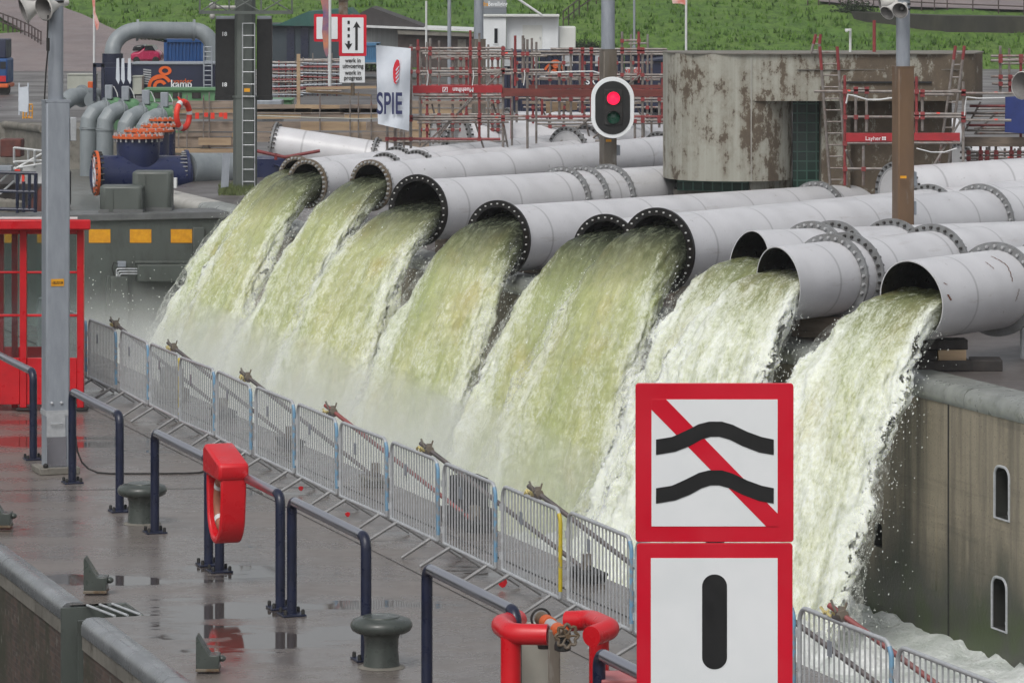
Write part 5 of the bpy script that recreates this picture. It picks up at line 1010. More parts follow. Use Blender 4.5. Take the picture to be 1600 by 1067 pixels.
for y in (33, 43.5, 54): sp2('dash', [(543, y), (546.5, y), (546.5, y + 5.2), (543, y + 5.2)], m_black, .022, .01)
sp2('text_plate', rrect(530.5, 88.5, 570, 129.5, 1, 2), m_white, 0, .04)
for i, (tx, yb) in enumerate((('werk in', 98), ('uitvoering', 106.5), ('work in', 117), ('progress', 125))): text(tx, .185, at(551.5, yb, d - .02), FACE, m_black, t, ext=.003, align='CENTER', bold=.003, sxx=.84)
mb = MB(); mb.pxt([(551, 22), (551, 150)], d + .1, .06); part('post', mb, m_rustflange, t)
mb = MB(); mb.pxr(529, 0, 543, 40, d + .15, .3); mb.pxr(494, -3, 552, 1, d + .1, .2); part('lamp_head', mb, m_rustflange, t)
def flag(label, d, x, y0, y1, poly=None, m=None, pr=.055, base=None):
    t = T('flag_pole', label, 'flag pole', at(x, y1, d)); mb = MB(); mb.pxt([(x, y0), (x, y1)], d, pr, 10); part('pole', mb, m_whitep, t)
    if poly:
        mb = MB(); mb.pxp(poly, d - .05, .03); part('flag', mb, m, t, smooth=0)
    return t
m_flagor = mat('flag_orange_blue', (206, 134, 92), (56, 74, 140), 1.1, .7); m_flagred = mat('flag_red_white', (220, 214, 210), (204, 84, 58), 1.5, .7)
flag('white flag pole with an orange and blue flag hanging beside the roadworks sign', 116, 515, -20, 135, [(499, -8), (513, -8), (513.5, 30), (513, 85), (510, 90), (506, 78), (503, 50), (505, 20)], m_flagor)
flag('white flag pole with a limp red and white flag at the top left', 150, 147, -20, 102, [(143, -8), (148, -8), (149, 20), (155, 36), (153.5, 46), (151, 48), (149, 40), (147, 30)], m_flagred, .045)
flag('white flag pole on the dike behind the concrete building', 190, 1072, -10, 82, [(1048, -8), (1071, -8), (1071, 8), (1062, 6), (1051, 6)], m_flagred, .06)
flag('bare white pole above the red toe board scaffold', 140, 666, 2, 90, None, None, .04); 
def pole(label, px, y0, y1, d, r, m): mb = MB(); mb.pxt([(px, y0), (px, y1)], d, r, 14); mb.pxt([(px, y1 - 6), (px, y1)], d, r * 1.6, 14); one('street_lamp_pole', mb, m, label, 'pole', 'lamp poles on the far bank')
pole('thin grey lamp pole right of the dark roofed shed', 702, -5, 140, 150, .075, m_galv2); pole('thin lamp pole with a collar left of the white dike flag', 991, -5, 78, 200, .06, m_galv2)
t, p, Q, zt = lamp_post('grey and brown box lamp post left of the white site cabin', 748, 62, 232, 122, .36, .15, m_greypole, m_galv2)
mb = MB(); mb.box(at(762, 194, 121.6), (.35, .3, .5)); part('junction_box', mb, m_galv2, t, bevel=.02)
# ---- big mast with display backs
d = 112.0; t = T('signal_mast', 'thick green grey mast with ladder and two black display panels', 'mast', V(at(383, 0, d).x, d, 0))
mb = MB(); c = at(383, 0, d); mb.tube([V(c.x, d, 0), V(c.x, d, at(0, 152, d).z)], .345, 8); mb.tube([V(c.x, d, at(0, 152, d).z), V(c.x, d, 8.5)], .30, 8); part('column', mb, m_greenpole, t, smooth=20)
mb = MB(); mb.tube([V(c.x, d, at(0, 153, d).z), V(c.x, d, at(0, 150, d).z)], .37, 8); part('collar', mb, m_greenpole, t)
for x0, x1 in ((336.5, 368), (401, 424.5)):
    mb = MB(); mb.pxr(x0, 30, x1, 152, d + .1, .35); s_ = part('display_panel', mb, m_black, t, bevel=.02)
    mb = MB(); mb.pxr(x0 + 1, 25.5, x1 - 1, 29.8, d + .15, .3); part('panel_cap', mb, m_galv2, s_)
    mb = MB(); mb.pxr(x0 - .6, 150, x1 + .4, 157, d + .05, .4); part('panel_sill', mb, m_black, s_)
for y in (56.5, 135.5): text('18', .16, at(346, y, d + .09), FACE, m_white, t, ext=.003, bold=.004)
mb = MB(); mb.pxt([(379, 37, d - .4), (379, 300, d - .4)], d, .016, 6); mb.pxt([(398, 37, d - .4), (398, 300, d - .4)], d, .016, 6); part('ladder_stile', mb, m_galv, t)
for k in range(14): mb = MB(); y = 37 + k * 19; mb.pxt([(379, y, d - .4), (398, y, d - .4)], d, .014, 6); part('ladder_rung', mb, m_galv, t)
mb = MB(); mb.pxr(381.5, 138.5, 390.5, 144, d - .46, .02); part('number_plate', mb, m_yel, t)
for yy in (18, -8):
    mb = MB(); mb.pxr(311, yy, 458, yy + 4.5, d - .6, .06); mb.pxr(311, yy - 1, 458, yy + 3, d + .6, .06); part('platform_rail', mb, m_greenpole, t)
for x in (312, 358, 408, 456): mb = MB(); mb.pxr(x - 1.2, -8, x + 1.2, 22, d - .62, .06); part('platform_post', mb, m_greenpole, t)
for x0, x1 in ((314, 356), (360, 406), (410, 454)): mb = MB(); mb.pxt([(x0, 18), (x1, -8)], d - .58, .02, 6); mb.pxt([(x0, -8), (x1, 18)], d - .58, .02, 6); part('platform_brace', mb, m_greenpole, t)
mb = MB(); mb.pxt([(330, 12), (368, 12)], d - .2, .05); mb.sph(at(332, 10, d - .3), .11, 12); mb.sph(at(332, 26, d - .3), .09, 12); part('floodlight', mb, m_horn, t)
mb = MB(); mb.pxp([(345, 294), (348, 241), (360, 239), (357, 292)], 110.5, .04); one('leaning_panel', mb, m_galv2, 'pale panel leaning against the foot of the green grey mast', 'panel')
# grass at the mast foot
mb = MB()
for k in range(1500):
    px = random.uniform(342, 400); p = G(px, random.uniform(291, 306)); h = random.uniform(.05, .2); a = random.uniform(0, 6.28); l = V(math.cos(a), math.sin(a), 0); mb.add([p - l * .012, p + l * .012, p + V(random.uniform(-.08, .08), random.uniform(-.08, .08), h)], [(0, 1, 2)])
tag(part('grass', mb, m_blade, None, smooth=0, kind='stuff', fix=False), 'tuft of green grass round the foot of the green grey mast', 'grass')
# ---- blue valve, elbows, pumps
d = 115.0; t = T('blue_valve_pipe', 'large navy blue flanged tee pipe with orange end flange', 'pipe', at(215, 305, d))
def hp(nm_, x0, x1, y, r, m, dd=0, n=32, skew=1.2): mb = MB(); mb.tube([at(x0, y, d + dd - skew * (1 if x0 < x1 else -1) * .5), at(x1, y, d + dd + skew * .5)], r, n); return part(nm_, mb, m, t)
hp('blue_body', 150, 291, 274, .585, m_bluev)
mb = MB(); A = at(148, 271, d - .72); B = A + V(.97, .25, 0) * .08; mb.tube([A, B], .66, 40); ef = part('orange_end_flange', mb, m_orange, t)
dv = (B - A).normalized(); Qf = Matrix.Translation(A) @ (-dv).to_track_quat('Z', 'Y').to_matrix().to_4x4()
mb = MB(); mb.lathe([(.3, .01), (.36, .01), (.36, .03), (.3, .03)], Qf @ Matrix.Translation((0, -.12, 0)) @ Matrix.Diagonal((.8, .8, 1, 1)), 24, closed=True); mb.lathe([(.12, .01), (.18, .01), (.18, .03), (.12, .03)], Qf @ Matrix.Translation((0, .3, 0)), 20, closed=True); mb.lathe([(.14, .01), (.2, .01), (.2, .03), (.14, .03)], Qf @ Matrix.Translation((0, -.1, 0)), 20, closed=True); part('emblem', mb, m_banner, t)
for k in range(22): a = 2 * math.pi * k / 22; mb = MB(); q = Qf @ V(.61 * math.cos(a), .61 * math.sin(a), 0); mb.tube([q + dv * .2, q - dv * .04], .035, 6); part('bolt', mb, m_bolt_dk, ef)
mb = MB(); q = at(289, 269, d + .6); mb.tube([q, q + V(.09, .02, 0)], .66, 32); fb = part('flange', mb, m_bluev, t)
for k in range(16): a = math.pi * (k / 15 - .5); mb = MB(); q = at(292.5, 269, d + .6) + V(0, -.6 * math.cos(a), .6 * math.sin(a)); mb.tube([q - V(.16, 0, 0), q + V(.06, 0, 0)], .022, 6); part('bolt', mb, m_flange, fb)
hp('grey_pipe', 292, 372, 267, .53, m_greyel, 1.2)
mb = MB(); cq = at(216, 216, d); mb.lathe([(.64, 0), (.64, -.3), (.6, -.7), (.5, -1.1), (.4, -1.5)], Matrix.Translation(cq), 32); part('cone_branch', mb, m_bluev, t)
mb = MB(); mb.lathe([(.4, 0), (.755, 0), (.755, .07), (.4, .07)], Matrix.Translation(cq), 40, closed=True); tf = part('orange_top_flange', mb, m_orange, t)
mb = MB(); mb.lathe([(1e-3, .075), (.6, .075), (.6, .1), (1e-3, .1)], Matrix.Translation(cq), 32); part('cover_plate', mb, m_orange, t)
for k in range(22):
    a = 2 * math.pi * k / 22; mb = MB(); q = cq + V(.7 * math.cos(a), .7 * math.sin(a), 0); mb.tube([q - UZ * .1, q + UZ * .15], .03, 6); part('bolt', mb, m_bolt, tf)
mb = MB(); mb.lathe([(.06 + .02 * math.cos(a), .02 * math.sin(a)) for a in [k * .785 for k in range(8)]], Matrix.Translation(cq + UZ * .16) @ Matrix.Rotation(R(90), 4, 'X'), 14, closed=True); part('lifting_eye', mb, m_orange, t)
for i, (x, y, dd, w, lb) in enumerate(((233, 206, 121, .78, 'orange bolted flange on a blue pipe, directly behind the nearest orange flange'), (250, 198.5, 125, .62, 'orange bolted flange on a blue pipe, second behind the nearest'), (256, 189, 130, .5, 'orange bolted flange on a blue pipe, farthest back'))):
    t2 = T('flanged_pipe_end', lb, 'pipe', V(at(x, y, dd).x, dd, -.4), group='orange flanged upright pipe ends'); q = at(x, y, dd); mb = MB(); mb.lathe([(.2, 0), (w, 0), (w, .06), (.2, .06)], Matrix.Translation(q), 32, closed=True); f2 = part('orange_flange', mb, m_orange, t2)
    mb = MB(); mb.lathe([(w * .8, -.001), (w * .78, -1.4)], Matrix.Translation(q), 28); part('blue_body', mb, m_bluev, t2); mb = MB(); mb.lathe([(1e-3, .062), (w * .7, .062), (w * .7, .09), (1e-3, .09)], Matrix.Translation(q), 28); part('cover_plate', mb, m_orange, t2)
    for k in range(16): a = 2 * math.pi * k / 16; mb = MB(); p = q + V(w * .9 * math.cos(a), w * .9 * math.sin(a), 0); mb.tube([p - UZ * .08, p + UZ * .13], .03, 6); part('bolt', mb, m_bolt, f2)
d = 138.0
for i, (x0, x1, yt, lb) in enumerate(((125, 149.5, 166, 'leftmost'), (151, 178, 168, 'second from the left'), (183, 212, 174, 'third from the left'), (212, 244, 178, 'rightmost'))):
    dd = d - i * 1.5; r = .30; t2 = T('pump_elbow', 'grey mitred elbow pipe going down into the basin, ' + lb + ' of the four', 'pipe', at((x0 + x1) / 2, 262, dd), group='grey mitred elbow pipes')
    cx = x0 + 13; A = [at(cx, 275, dd), at(cx, yt + 32, dd)]; mb = MB(); mb.tube([at(cx, 275, dd), at(cx, yt + 34, dd)], r, 24); part('riser', mb, m_greyel, t2)
    mb = MB(); mb.tube([at(cx, yt + 34.2, dd), at(cx + 1, yt + 22, dd + .02), at(cx + 8, yt + 11, dd + .15), at(cx + 20, yt + 5, dd + .4), at(cx + 26, yt + 4, dd + .6)], r, 24); part('mitred_bend', mb, m_greyel, t2, smooth=10)
    mb = MB(); mb.tube([at(cx, yt + 36, dd), at(cx, yt + 33.5, dd)], r * 1.1, 24); part('collar', mb, m_greyel, t2)
    mb = MB(); a = at(cx + 24, yt + 4, dd + .55); b = at(cx + 26, yt + 4, dd + .57); mb.tube([a, b], r * 1.3, 24); part('flange', mb, m_greyel, t2)
    t3 = T('pump', 'green domed pump with grey motor box behind the ' + lb + ' grey elbow', 'pump', at(cx + 40, 185, dd + 1), group='green pumps on the basin bank')
    mb = MB(); c = at(cx + 43, yt - 9 + 6, dd + 1.2); mb.sph(c, .26, 16, (1.1, 1, .95)); mb.tube([c - UZ * .12, c - UZ * .06], .36, 20); part('dome', mb, m_green, t3)
    mb = MB(); mb.tube([c - UZ * .1, c - UZ * .9], [.26, .42], 20); mb.tube([at(cx + 27, yt + 4, dd + .7), at(cx + 46, yt + 5, dd + 1.2)], .3, 20); part('volute', mb, m_green, t3)
    mb = MB(); mb.box(at(cx + 32, yt - 22, dd + 1), (.26, .25, .5)); mb.box(at(cx + 32, yt - 8, dd + 1), (.1, .1, .3)); part('motor_box', mb, m_galv2, t3, bevel=.02)
    mb = MB(); mb.pxt([(cx + 34, yt - 32), (cx + 40, yt - 30), (cx + 45, yt - 20), (cx + 46, yt - 14)], dd + 1.1, .02, 6); part('cable', mb, m_whitep, t3)
t = T('inlet_pipe', 'grey elbow pipe with round blind flange left of the green pumps', 'pipe', at(125, 175, 146)); mb = MB(); mb.tube([at(98, 162, 145), at(112, 152, 145.4), at(128, 150.5, 146), at(150, 151, 147)], .32, 22); part('bend', mb, m_greyel, t, smooth=60); mb = MB(); mb.tube([at(127, 150.5, 146), at(129, 150.5, 146.05)], .42, 24); part('flange', mb, m_greyel, t); mb = MB(); c = at(144, 157, 145.6); mb.lathe([(1e-3, 0), (.3, 0), (.3, .05), (1e-3, .05)], Matrix.Translation(c) @ Matrix.Rotation(R(90), 4, 'X'), 24); part('blind_flange', mb, m_greyel, t)
# U pipe
d = 150.0; t = T('pipe_bridge', 'big grey pipe bridge bending down at both ends over the navy container', 'pipe', at(180, 95, d))
mb = MB(); pts = [at(176, 96, d), at(176, 78, d)] + [at(216 - 40 * math.cos(a), 82 - 34.5 * math.sin(a), d + .3 * a) for a in [R(10 + 10 * k) for k in range(9)]]; mb.tube(pts, .31, 24); part('left_bend', mb, m_greyel, t, smooth=60)
mb = MB(); mb.tube([at(214, 47.5, d + .5), at(303, 48, d + 1.5)], .325, 24); part('straight_pipe', mb, m_greyel, t)
mb = MB(); mb.tube([at(303 + 31 * math.sin(a), 84 - 36 * math.cos(a), d + 1.5) for a in [R(10 * k) for k in range(10)]] + [at(334, 110, d + 1.5)], .31, 24); part('right_bend', mb, m_greyel, t, smooth=60)
for x in (214, 302): mb = MB(); mb.tube([at(x - 1, 47.6, d + .6 + (x - 214) * .011), at(x + 2.5, 47.7, d + .612 + (x - 214) * .011)], .42, 26); part('flange', mb, m_greyel, t)
mb = MB(); mb.tube([at(176, 84, d), at(176, 100, d)], .4, 20); part('collar', mb, m_navy, t)
# container with logo
d = 146.0; t = T('equipment_container', 'navy equipment container with orange emblem and white lettering', 'container', at(240, 145, d))
mb = MB(); mb.pxr(205, 101, 336, 150, d, 2.4); part('body', mb, m_navyc, t, bevel=.03); mb = MB(); mb.pxr(203, 98.8, 337, 101, d - .05, 2.5); part('roof_edge', mb, m_galv2, t)
for x0, x1 in ((145, 150), (158, 163)): mb = MB(); mb.pxr(x0, 100, x1, 158, d - .6, .15); part('frame_post', mb, m_navy, t)
mb = MB(); mb.pxr(145, 99, 206, 105.5, d - .6, .15); part('frame_beam', mb, m_navy, t); mb = MB(); mb.pxr(163.5, 106, 205, 156, d + .3, 1.8); part('engine_bay', mb, m_navyc, t)
for k in range(7): mb = MB(); mb.pxp([(224, 108 + k * 3.6), (236, 109.5 + k * 3.6), (236, 111.5 + k * 3.6), (224, 110 + k * 3.6)], d - .03, .02); part('louvre', mb, m_galv, t)
mb = MB(); Qe = Matrix.Translation(at(258, 111, d - .02)) @ Matrix.Rotation(R(90), 4, 'X'); mb.lathe([(.12, 0), (.24, 0), (.24, .015), (.12, .015)], Qe @ Matrix.Diagonal((1, .72, 1, 1)), 24, closed=True)
for r0, r1 in ((.34, .46), (.14, .26)): mb.lathe([(r0, 0), (r1, 0), (r1, .015), (r0, .015)], Matrix.Translation(at(250, 136, d - .02)) @ Matrix.Rotation(R(90), 4, 'X') @ Matrix.Rotation(R(15), 4, 'Z'), 24, closed=True, a0=.2, a1=math.pi)
mb.pxp([(238, 127), (246, 119), (258, 119.5), (262, 125), (256, 122.5), (247, 124)], d - .03, .015); part('emblem', mb, mat('emblem_orange', (222, 100, 34), (216, 92, 30), 3, .5), t)
text('vander', .27, at(271, 131, d - .02), FACE, m_orange, t, ext=.004, bold=.003, sxx=.95); text('kamp', .42, at(266.5, 137.5, d - .02), FACE, m_white, t, ext=.004, bold=.008, sxx=.88)
mb = MB(); mb.pxt([(318.5, 72), (318.5, 137)], d - .3, .03, 6); mb.pxt([(331, 72), (331, 137)], d - .3, .03, 6)
for k in range(9): mb.pxt([(318.5, 74 + 7.4 * k), (331, 74 + 7.4 * k)], d - .3, .02, 6)
one('container_ladder', mb, m_galv2, 'pale ladder leaning on the navy equipment container', 'ladder')
# blue container, car, blocks
def ribbed(label, d, x0, y0, x1, y1, m, dep=2.4, n=10, name='container', grp=None):
    t = T(name, label, 'container', V(at((x0 + x1) / 2, 0, d).x, d, at(0, y1, d).z), group=grp); mb = MB(); a, b = at(x0, y1, d), at(x1, y0, d); pl = []; N = n * 4; w = (b.x - a.x - .2) / n
    for k in range(n):
        X = a.x + .1 + k * w; pl += [(X, d + .05), (X + w * .4, d + .05), (X + w * .5, d + .1), (X + w * .9, d + .1)]
    pl += [(b.x - .1, d + .05), (b.x - .1, d + dep - .05), (a.x + .1, d + dep - .05)]
    mb.prism([V(x, y, a.z + .12) for x, y in pl], (0, 0, b.z - a.z - .24)); part('corrugated_wall', mb, m, t, smooth=20)
    mb = MB(); X0, X1 = a.x, b.x
    for x in (X0 + .06, X1 - .06): mb.box(V(x, d + .08, (a.z + b.z) / 2), (.12, .16, b.z - a.z))
    part('corner_post', mb, m, t); mb = MB(); mb.box(V((X0 + X1) / 2, d + dep / 2, b.z - .06), (X1 - X0, dep, .118)); part('roof_frame', mb, m, t); mb = MB(); mb.box(V((X0 + X1) / 2, d + dep / 2, a.z + .06), (X1 - X0, dep, .118)); part('floor_frame', mb, m, t); return t
ribbed('bright blue container behind the pipe bridge', 156, 256, 62, 319, 101, m_bluec)
d = 158.0; t = T('parked_car', 'red and pink car parked under the pipe bridge', 'car', at(225, 97, d)); m_car = mat('car_red', (176, 44, 84), (160, 36, 74), 2, .25); m_cglass = mat('car_glass', (30, 32, 36), (40, 42, 46), 2, .1)
mb = MB(); mb.pxp([(204, 96), (204, 86), (207, 82), (216, 80.5), (222, 75.5), (237, 74), (243, 80), (250, 83), (251, 96)], d, 1.7); part('body', mb, m_car, t, bevel=.1); mb = MB(); mb.pxp([(206, 80), (209, 72.5), (223, 70.5), (226, 73), (219, 80)], d - .03, 1.7); part('windscreen', mb, m_cglass, t, bevel=.05); mb = MB(); mb.pxp([(224.5, 79.5), (228, 72), (238, 72), (242, 79)], d - .02, 1.7); part('side_window', mb, m_cglass, t)
for x in (213, 243): mb = MB(); c = at(x, 94, d - .02); mb.lathe([(1e-3, 0), (.12, 0), (.14, .03), (.14, .12), (1e-3, .12)], Matrix.Translation(c) @ Matrix.Rotation(R(-90), 4, 'X'), 20); part('wheel', mb, m_rubber, t)
for x0, y0, x1, y1, dd, lb in ((105, 118, 148, 143, 150, 'pale concrete block left of the navy container frame'), (207, 121, 222, 148, 145.2, 'cream cabinet standing before the navy container')):
    mb = MB(); mb.pxr(x0, y0, x1, y1, dd, 1.0); mb.pxr(x0 - 1, y0 - 2, x1 + 1, y0 - .1, dd - .03, 1.06); one('site_block', mb, m_cream, lb, 'block', bevel=.02)
mb = MB(); mb.pxr(137, 128, 145, 138, 147.5, .3); mb.pxr(135.5, 138.1, 146.5, 140, 147.4, .5); one('orange_beacon', mb, m_orange, 'small orange beacon box beside the navy container frame', 'beacon', bevel=.02)
mb = MB()
for x0 in (182, 190, 200): mb.pxp([(x0, 92), (x0 + 4, 91), (x0 + 5, 126), (x0 + 3, 132), (x0 - 1, 124)], 144.6 + x0 * .002, .04)
one('hanging_banner', mb, m_banner, 'narrow white hanging banners on the navy container frame', 'banner')
mb = MB(); mb.pxp([(30, 137), (44, 135.5), (45, 160), (43, 176), (30, 174), (28.5, 156)], 152, .04); mb.pxt([(30, 130), (30, 180)], 152.1, .03); mb.pxt([(44, 130), (44, 180)], 152.1, .03); one('cloth_banner', mb, m_banner, 'pale cloth banner standing at the basin edge on the left', 'banner')
# yellow rack, basin edge, railings
t = T('yellow_rack', 'small yellow metal rack at the basin edge', 'rack', at(42, 188, 154)); 
for x in (37, 41.5, 46, 51): mb = MB(); mb.pxt([(x, 163 + (x % 2) * 2), (x - 1, 186)], 154 + (x - 37) * .03, .03, 6); part('upright', mb, m_yel, t)
for y in (163.5, 174, 184): mb = MB(); mb.pxt([(37, y), (51, y)], 154.2, .028, 6); part('crossbar', mb, m_yel, t)
mb = MB(); P_ = [at(8, 178, 157), at(30, 184, 155.5), at(67, 196, 152.5)]; mb.tube([V(p.x, p.y, -.06) for p in P_], .16, 10); t = T('basin_wall', 'dark basin quay wall with pale rounded coping at the left', 'wall', V(P_[1].x, P_[1].y, -1.6)); part('coping', mb, m_conc, t)
mb = MB(); mb.prism([V(-40, 158.6, -2), V(P_[0].x, P_[0].y + .05, -2), V(P_[2].x, P_[2].y + .05, -2), V(at(340, 0, 150).x, 150.1, -2), V(at(340, 0, 150).x, 158.2, -2), V(-40, 160, -2)], (0, 0, 1.985)); part('wall_body', mb, m_conc, t)
m_dark = mat('dark_fender', (52, 46, 44), (38, 34, 33), 2, .8); m_rbrown = mat('rusty_brown', (104, 58, 50), (80, 46, 42), 3, .8)
mb = MB(); mb.pxr(0, 218, 33, 246, 140, 1.0); one('rusty_pontoon', mb, m_rbrown, 'rust brown pontoon lying in the basin at the left edge', 'pontoon', bevel=.05)
d = 121.0; t = T('floating_dock', 'dark floating dock with white stair railing in the basin at the left', 'dock', at(40, 330, d))
mb = MB(); mb.pxr(-80, 288, 66, 345, d + .2, 8); part('dock_body', mb, m_dark, t, bevel=.05); mb = MB(); mb.pxp([(40, 325), (66, 288), (66, 345), (40, 345)], d, .2); part('brown_edge', mb, m_rbrown, t)
for a, b in (((22, 231), (66, 236)), ((22, 231), (22, 253)), ((22, 253), (30, 262)), ((22, 253), (66, 251)), ((22, 265), (66, 240)), ((30, 262), (66, 256)), ((44, 233), (44, 252)), ((0, 284), (24, 262)), ((24, 265), (24, 285)), ((54, 235), (54, 262)), ((0, 303), (22, 283))): mb = MB(); mb.pxt([(a[0], a[1], d), (b[0], b[1], d + .3)], d, .035, 8); part('rail', mb, m_whitep, t)
mb = MB(); mb.pxp([(36, 262), (66, 258), (66, 288), (30, 288)], d + .5, .3); part('white_stair', mb, m_whitep, t); mb = MB(); mb.pxr(-10, 260, 17, 268, d - .5, .6); part('pale_tube', mb, m_galv2, t)
mb = MB(); mb.pxr(34, 275, 38, 288, d - .6, .12); mb.sph(at(36, 272, d - .55), .06, 8); mb.pxr(23, 265, 31, 269, d - .5, .1); one('red_lamp_unit', mb, m_ring, 'small red and white signal unit on the dock railing', 'signal')
t = T('gate_railing', 'navy railing on the lock gate walkway at the left edge', 'railing', gp(20, 336)); d = gp(20, 336).y + .4
for a, b in (((-30, 269), (56, 271)), ((-30, 298), (56, 300)), ((-30, 326), (55, 328)), ((56, 271), (55, 332)), ((27, 270), (27, 333)), ((46, 271), (46, 328)), ((37, 284), (37, 332))): mb = MB(); mb.pxt([a, b], d, .045 if a[0] < 50 else .05, 8); part('rail', mb, m_navy, t)
mb = MB()
for k in range(26): p = at(random.uniform(0, 28), random.uniform(318, 330), d + 1.2); mb.sph(p, random.uniform(.1, .25), 6, (1.2, 1, .7))
one('rubble_heap', mb, m_conc, 'small heap of pale rubble behind the navy railing', 'rubble', smooth=0)
# truck at the left edge
d = 190.0; t = T('truck', 'blue truck with orange bumper cut by the left frame edge', 'truck', at(0, 140, d)); mb = MB(); mb.pxr(-60, 92, 11.5, 131, d, 2.4); part('cab', mb, m_bluec, t, bevel=.1); mb = MB(); mb.pxr(-60, 62, 9, 91.5, d + .3, 2.2); part('load_body', mb, m_navyc, t, bevel=.05); mb = MB(); mb.pxr(-60, 131.2, 12.5, 138, d - .1, 2.5); part('bumper', mb, m_orange, t, bevel=.05); mb = MB(); mb.pxr(0, 97, 9, 108, d - .03, .1); part('window', mb, m_cglass, t); mb = MB(); mb.pxr(-2, 119, 9, 128, d - .04, .1); part('tail_light', mb, m_red, t)
mb = MB(); c = at(1, 140, d + .2); mb.lathe([(1e-3, 0), (.42, 0), (.45, .06), (.45, .3), (1e-3, .3)], Matrix.Translation(c) @ Matrix.Rotation(R(-90), 4, 'X'), 20); part('wheel', mb, m_rubber, t)
# life ring on the timber wall
d = 120.0; t = T('life_ring', 'orange life ring hung on the timber planks', 'life ring', at(286, 205, d)); mb = MB(); mb.lathe([(.36 + .09 * math.cos(a), .09 * math.sin(a)) for a in [k * .6283 for k in range(10)]], Matrix.Translation(at(286, 180, d)) @ Matrix.Rotation(R(62), 4, 'Z') @ Matrix.Rotation(R(90), 4, 'X') @ Matrix.Diagonal((1, 1.12, 1, 1)), 28, closed=True); part('ring', mb, m_ring, t)
for k in range(3): mb = MB(); mb.lathe([(.36 + .094 * math.cos(a), .094 * math.sin(a)) for a in [q * .6283 for q in range(10)]], Matrix.Translation(at(286, 180, d)) @ Matrix.Rotation(R(62), 4, 'Z') @ Matrix.Rotation(R(90), 4, 'X') @ Matrix.Diagonal((1, 1.12, 1, 1)), 4, closed=True, a0=2 * k, a1=2 * k + .3); part('white_band', mb, m_whitep, t)
mb = MB(); mb.pxp([(277, 151), (280, 152), (284, 158), (292, 158), (290, 162), (281, 162)], d - .05, .06); part('hook', mb, m_ring, t)
# ---- timber planking with steel posts
d = 127.5; t = T('timber_planking', 'weathered timber plank wall on steel posts behind the first pipes', 'plank wall', V(at(450, 0, d).x, d, -.2))
rows_ = [(158, 169, 270, 372), (170, 177, 270, 640), (178, 186, 270, 640), (190.5, 205, 268, 640), (207, 214, 268, 372), (214.5, 230, 268, 372), (207, 222, 400, 640), (164, 176, 400, 640), (223, 232, 500, 680), (232, 238, 300, 372), (158, 168, 640, 778), (170, 178, 640, 785), (188, 203, 640, 745), (204, 216, 640, 700)]
for i, (y0, y1, x0, x1) in enumerate(rows_):
    x = x0
    while x < x1 - 4:
        w = min(random.uniform(60, 110), x1 - x); mb = MB(); mb.pxp([(x, y0 + random.uniform(-.8, .8)), (x + w - .5, y0 + random.uniform(-.8, .8)), (x + w - .5, y1 + random.uniform(-.8, .8)), (x, y1 + random.uniform(-.8, .8))], d + .05 * (i % 3), .08); part('plank', mb, m_plank2 if random.random() < .25 else m_plank, t); x += w
mb = MB(); mb.pxr(310, 216, 361, 227, d - .35, .2); mb.pxr(266, 233, 366, 239, d - .3, .5); part('bearer', mb, m_plank2, t)
for x in (279, 292, 318, 327, 500, 547, 560, 580, 625): mb = MB(); mb.pxt([(x, 138 + random.uniform(0, 16)), (x, 236)], d - .12, .025, 6); part('steel_post', mb, m_scaf, t)
mb = MB(); mb.pxr(463.5, 85, 469, 172, d + 1, .12); part('tall_stake', mb, m_plank2, t)
mb = MB(); mb.pxp([(478, 136.5), (588, 134.5), (588, 138.5), (478, 141)], d + 2, .1); part('top_batten', mb, m_plank2, t)
mb = MB(); mb.pxp([(478, 141), (580, 148), (580, 151), (478, 145)], d + 2.2, .1); part('top_batten', mb, m_plank2, t)
mb = MB(); mb.pxt([(400, 181, d - .2), (480, 184, d - .2), (560, 186, d - .2), (640, 184, d - .2)], d, .02, 6); part('guard_rope', mb, m_cream, t)
for k, x in enumerate((308, 322, 332, 345, 352)): mb = MB(); mb.pxr(x - 3, 176.5, x + 3, 186 - (k % 2) * 3, d - .25, .05); part('orange_net', mb, m_ring, t)
mb = MB(); mb.pxr(395, 157, 440, 196, 128, 1.2); one('grey_bin', mb, m_galv2, 'pale grey bin behind the timber planks right of the mast', 'bin', bevel=.03)
t = T('green_machine', 'green machine frame behind the life ring and pumps', 'machine', at(280, 158, 140.5)); mb = MB(); mb.pxr(226, 142, 336, 160, 140.5, 1.5); part('body', mb, m_green, t, bevel=.03); mb = MB(); mb.pxr(225, 138.5, 337, 141.9, 140.4, 1.6); part('top_beam', mb, m_green, t)
for x in (240, 270, 300): mb = MB(); mb.pxr(x, 145, x + 14, 154, 140.47, .05); part('opening', mb, m_dark, t)
mb = MB(); mb.pxr(414, 158, 456, 168, 132, 1.2); mb.pxr(412, 155, 458, 158, 131.9, 1.3); one('green_tank', mb, m_green, 'green tank behind the timber planks right of the mast', 'tank', bevel=.03)
mb = MB(); mb.prism([at(395, 246, 118.5), at(400, 246, 118.5), at(445, 262, 117), at(440, 262, 117)], (0, .6, 0)); mb.pxr(398, 246, 446, 294, 117.5, 1.2); one('navy_skid', mb, m_bluev, 'navy blue pipe skid right of the mast foot', 'skid', bevel=.05)
mb = MB(); mb.pxt([(400, 236), (445, 246), (500, 236)], 116.5, .05, 8); mb.pxt([(431, 240), (431, 250)], 116.5, .05, 8); one('red_rail', mb, m_scafred, 'red tube rail above the navy blue pipe skid', 'rail')
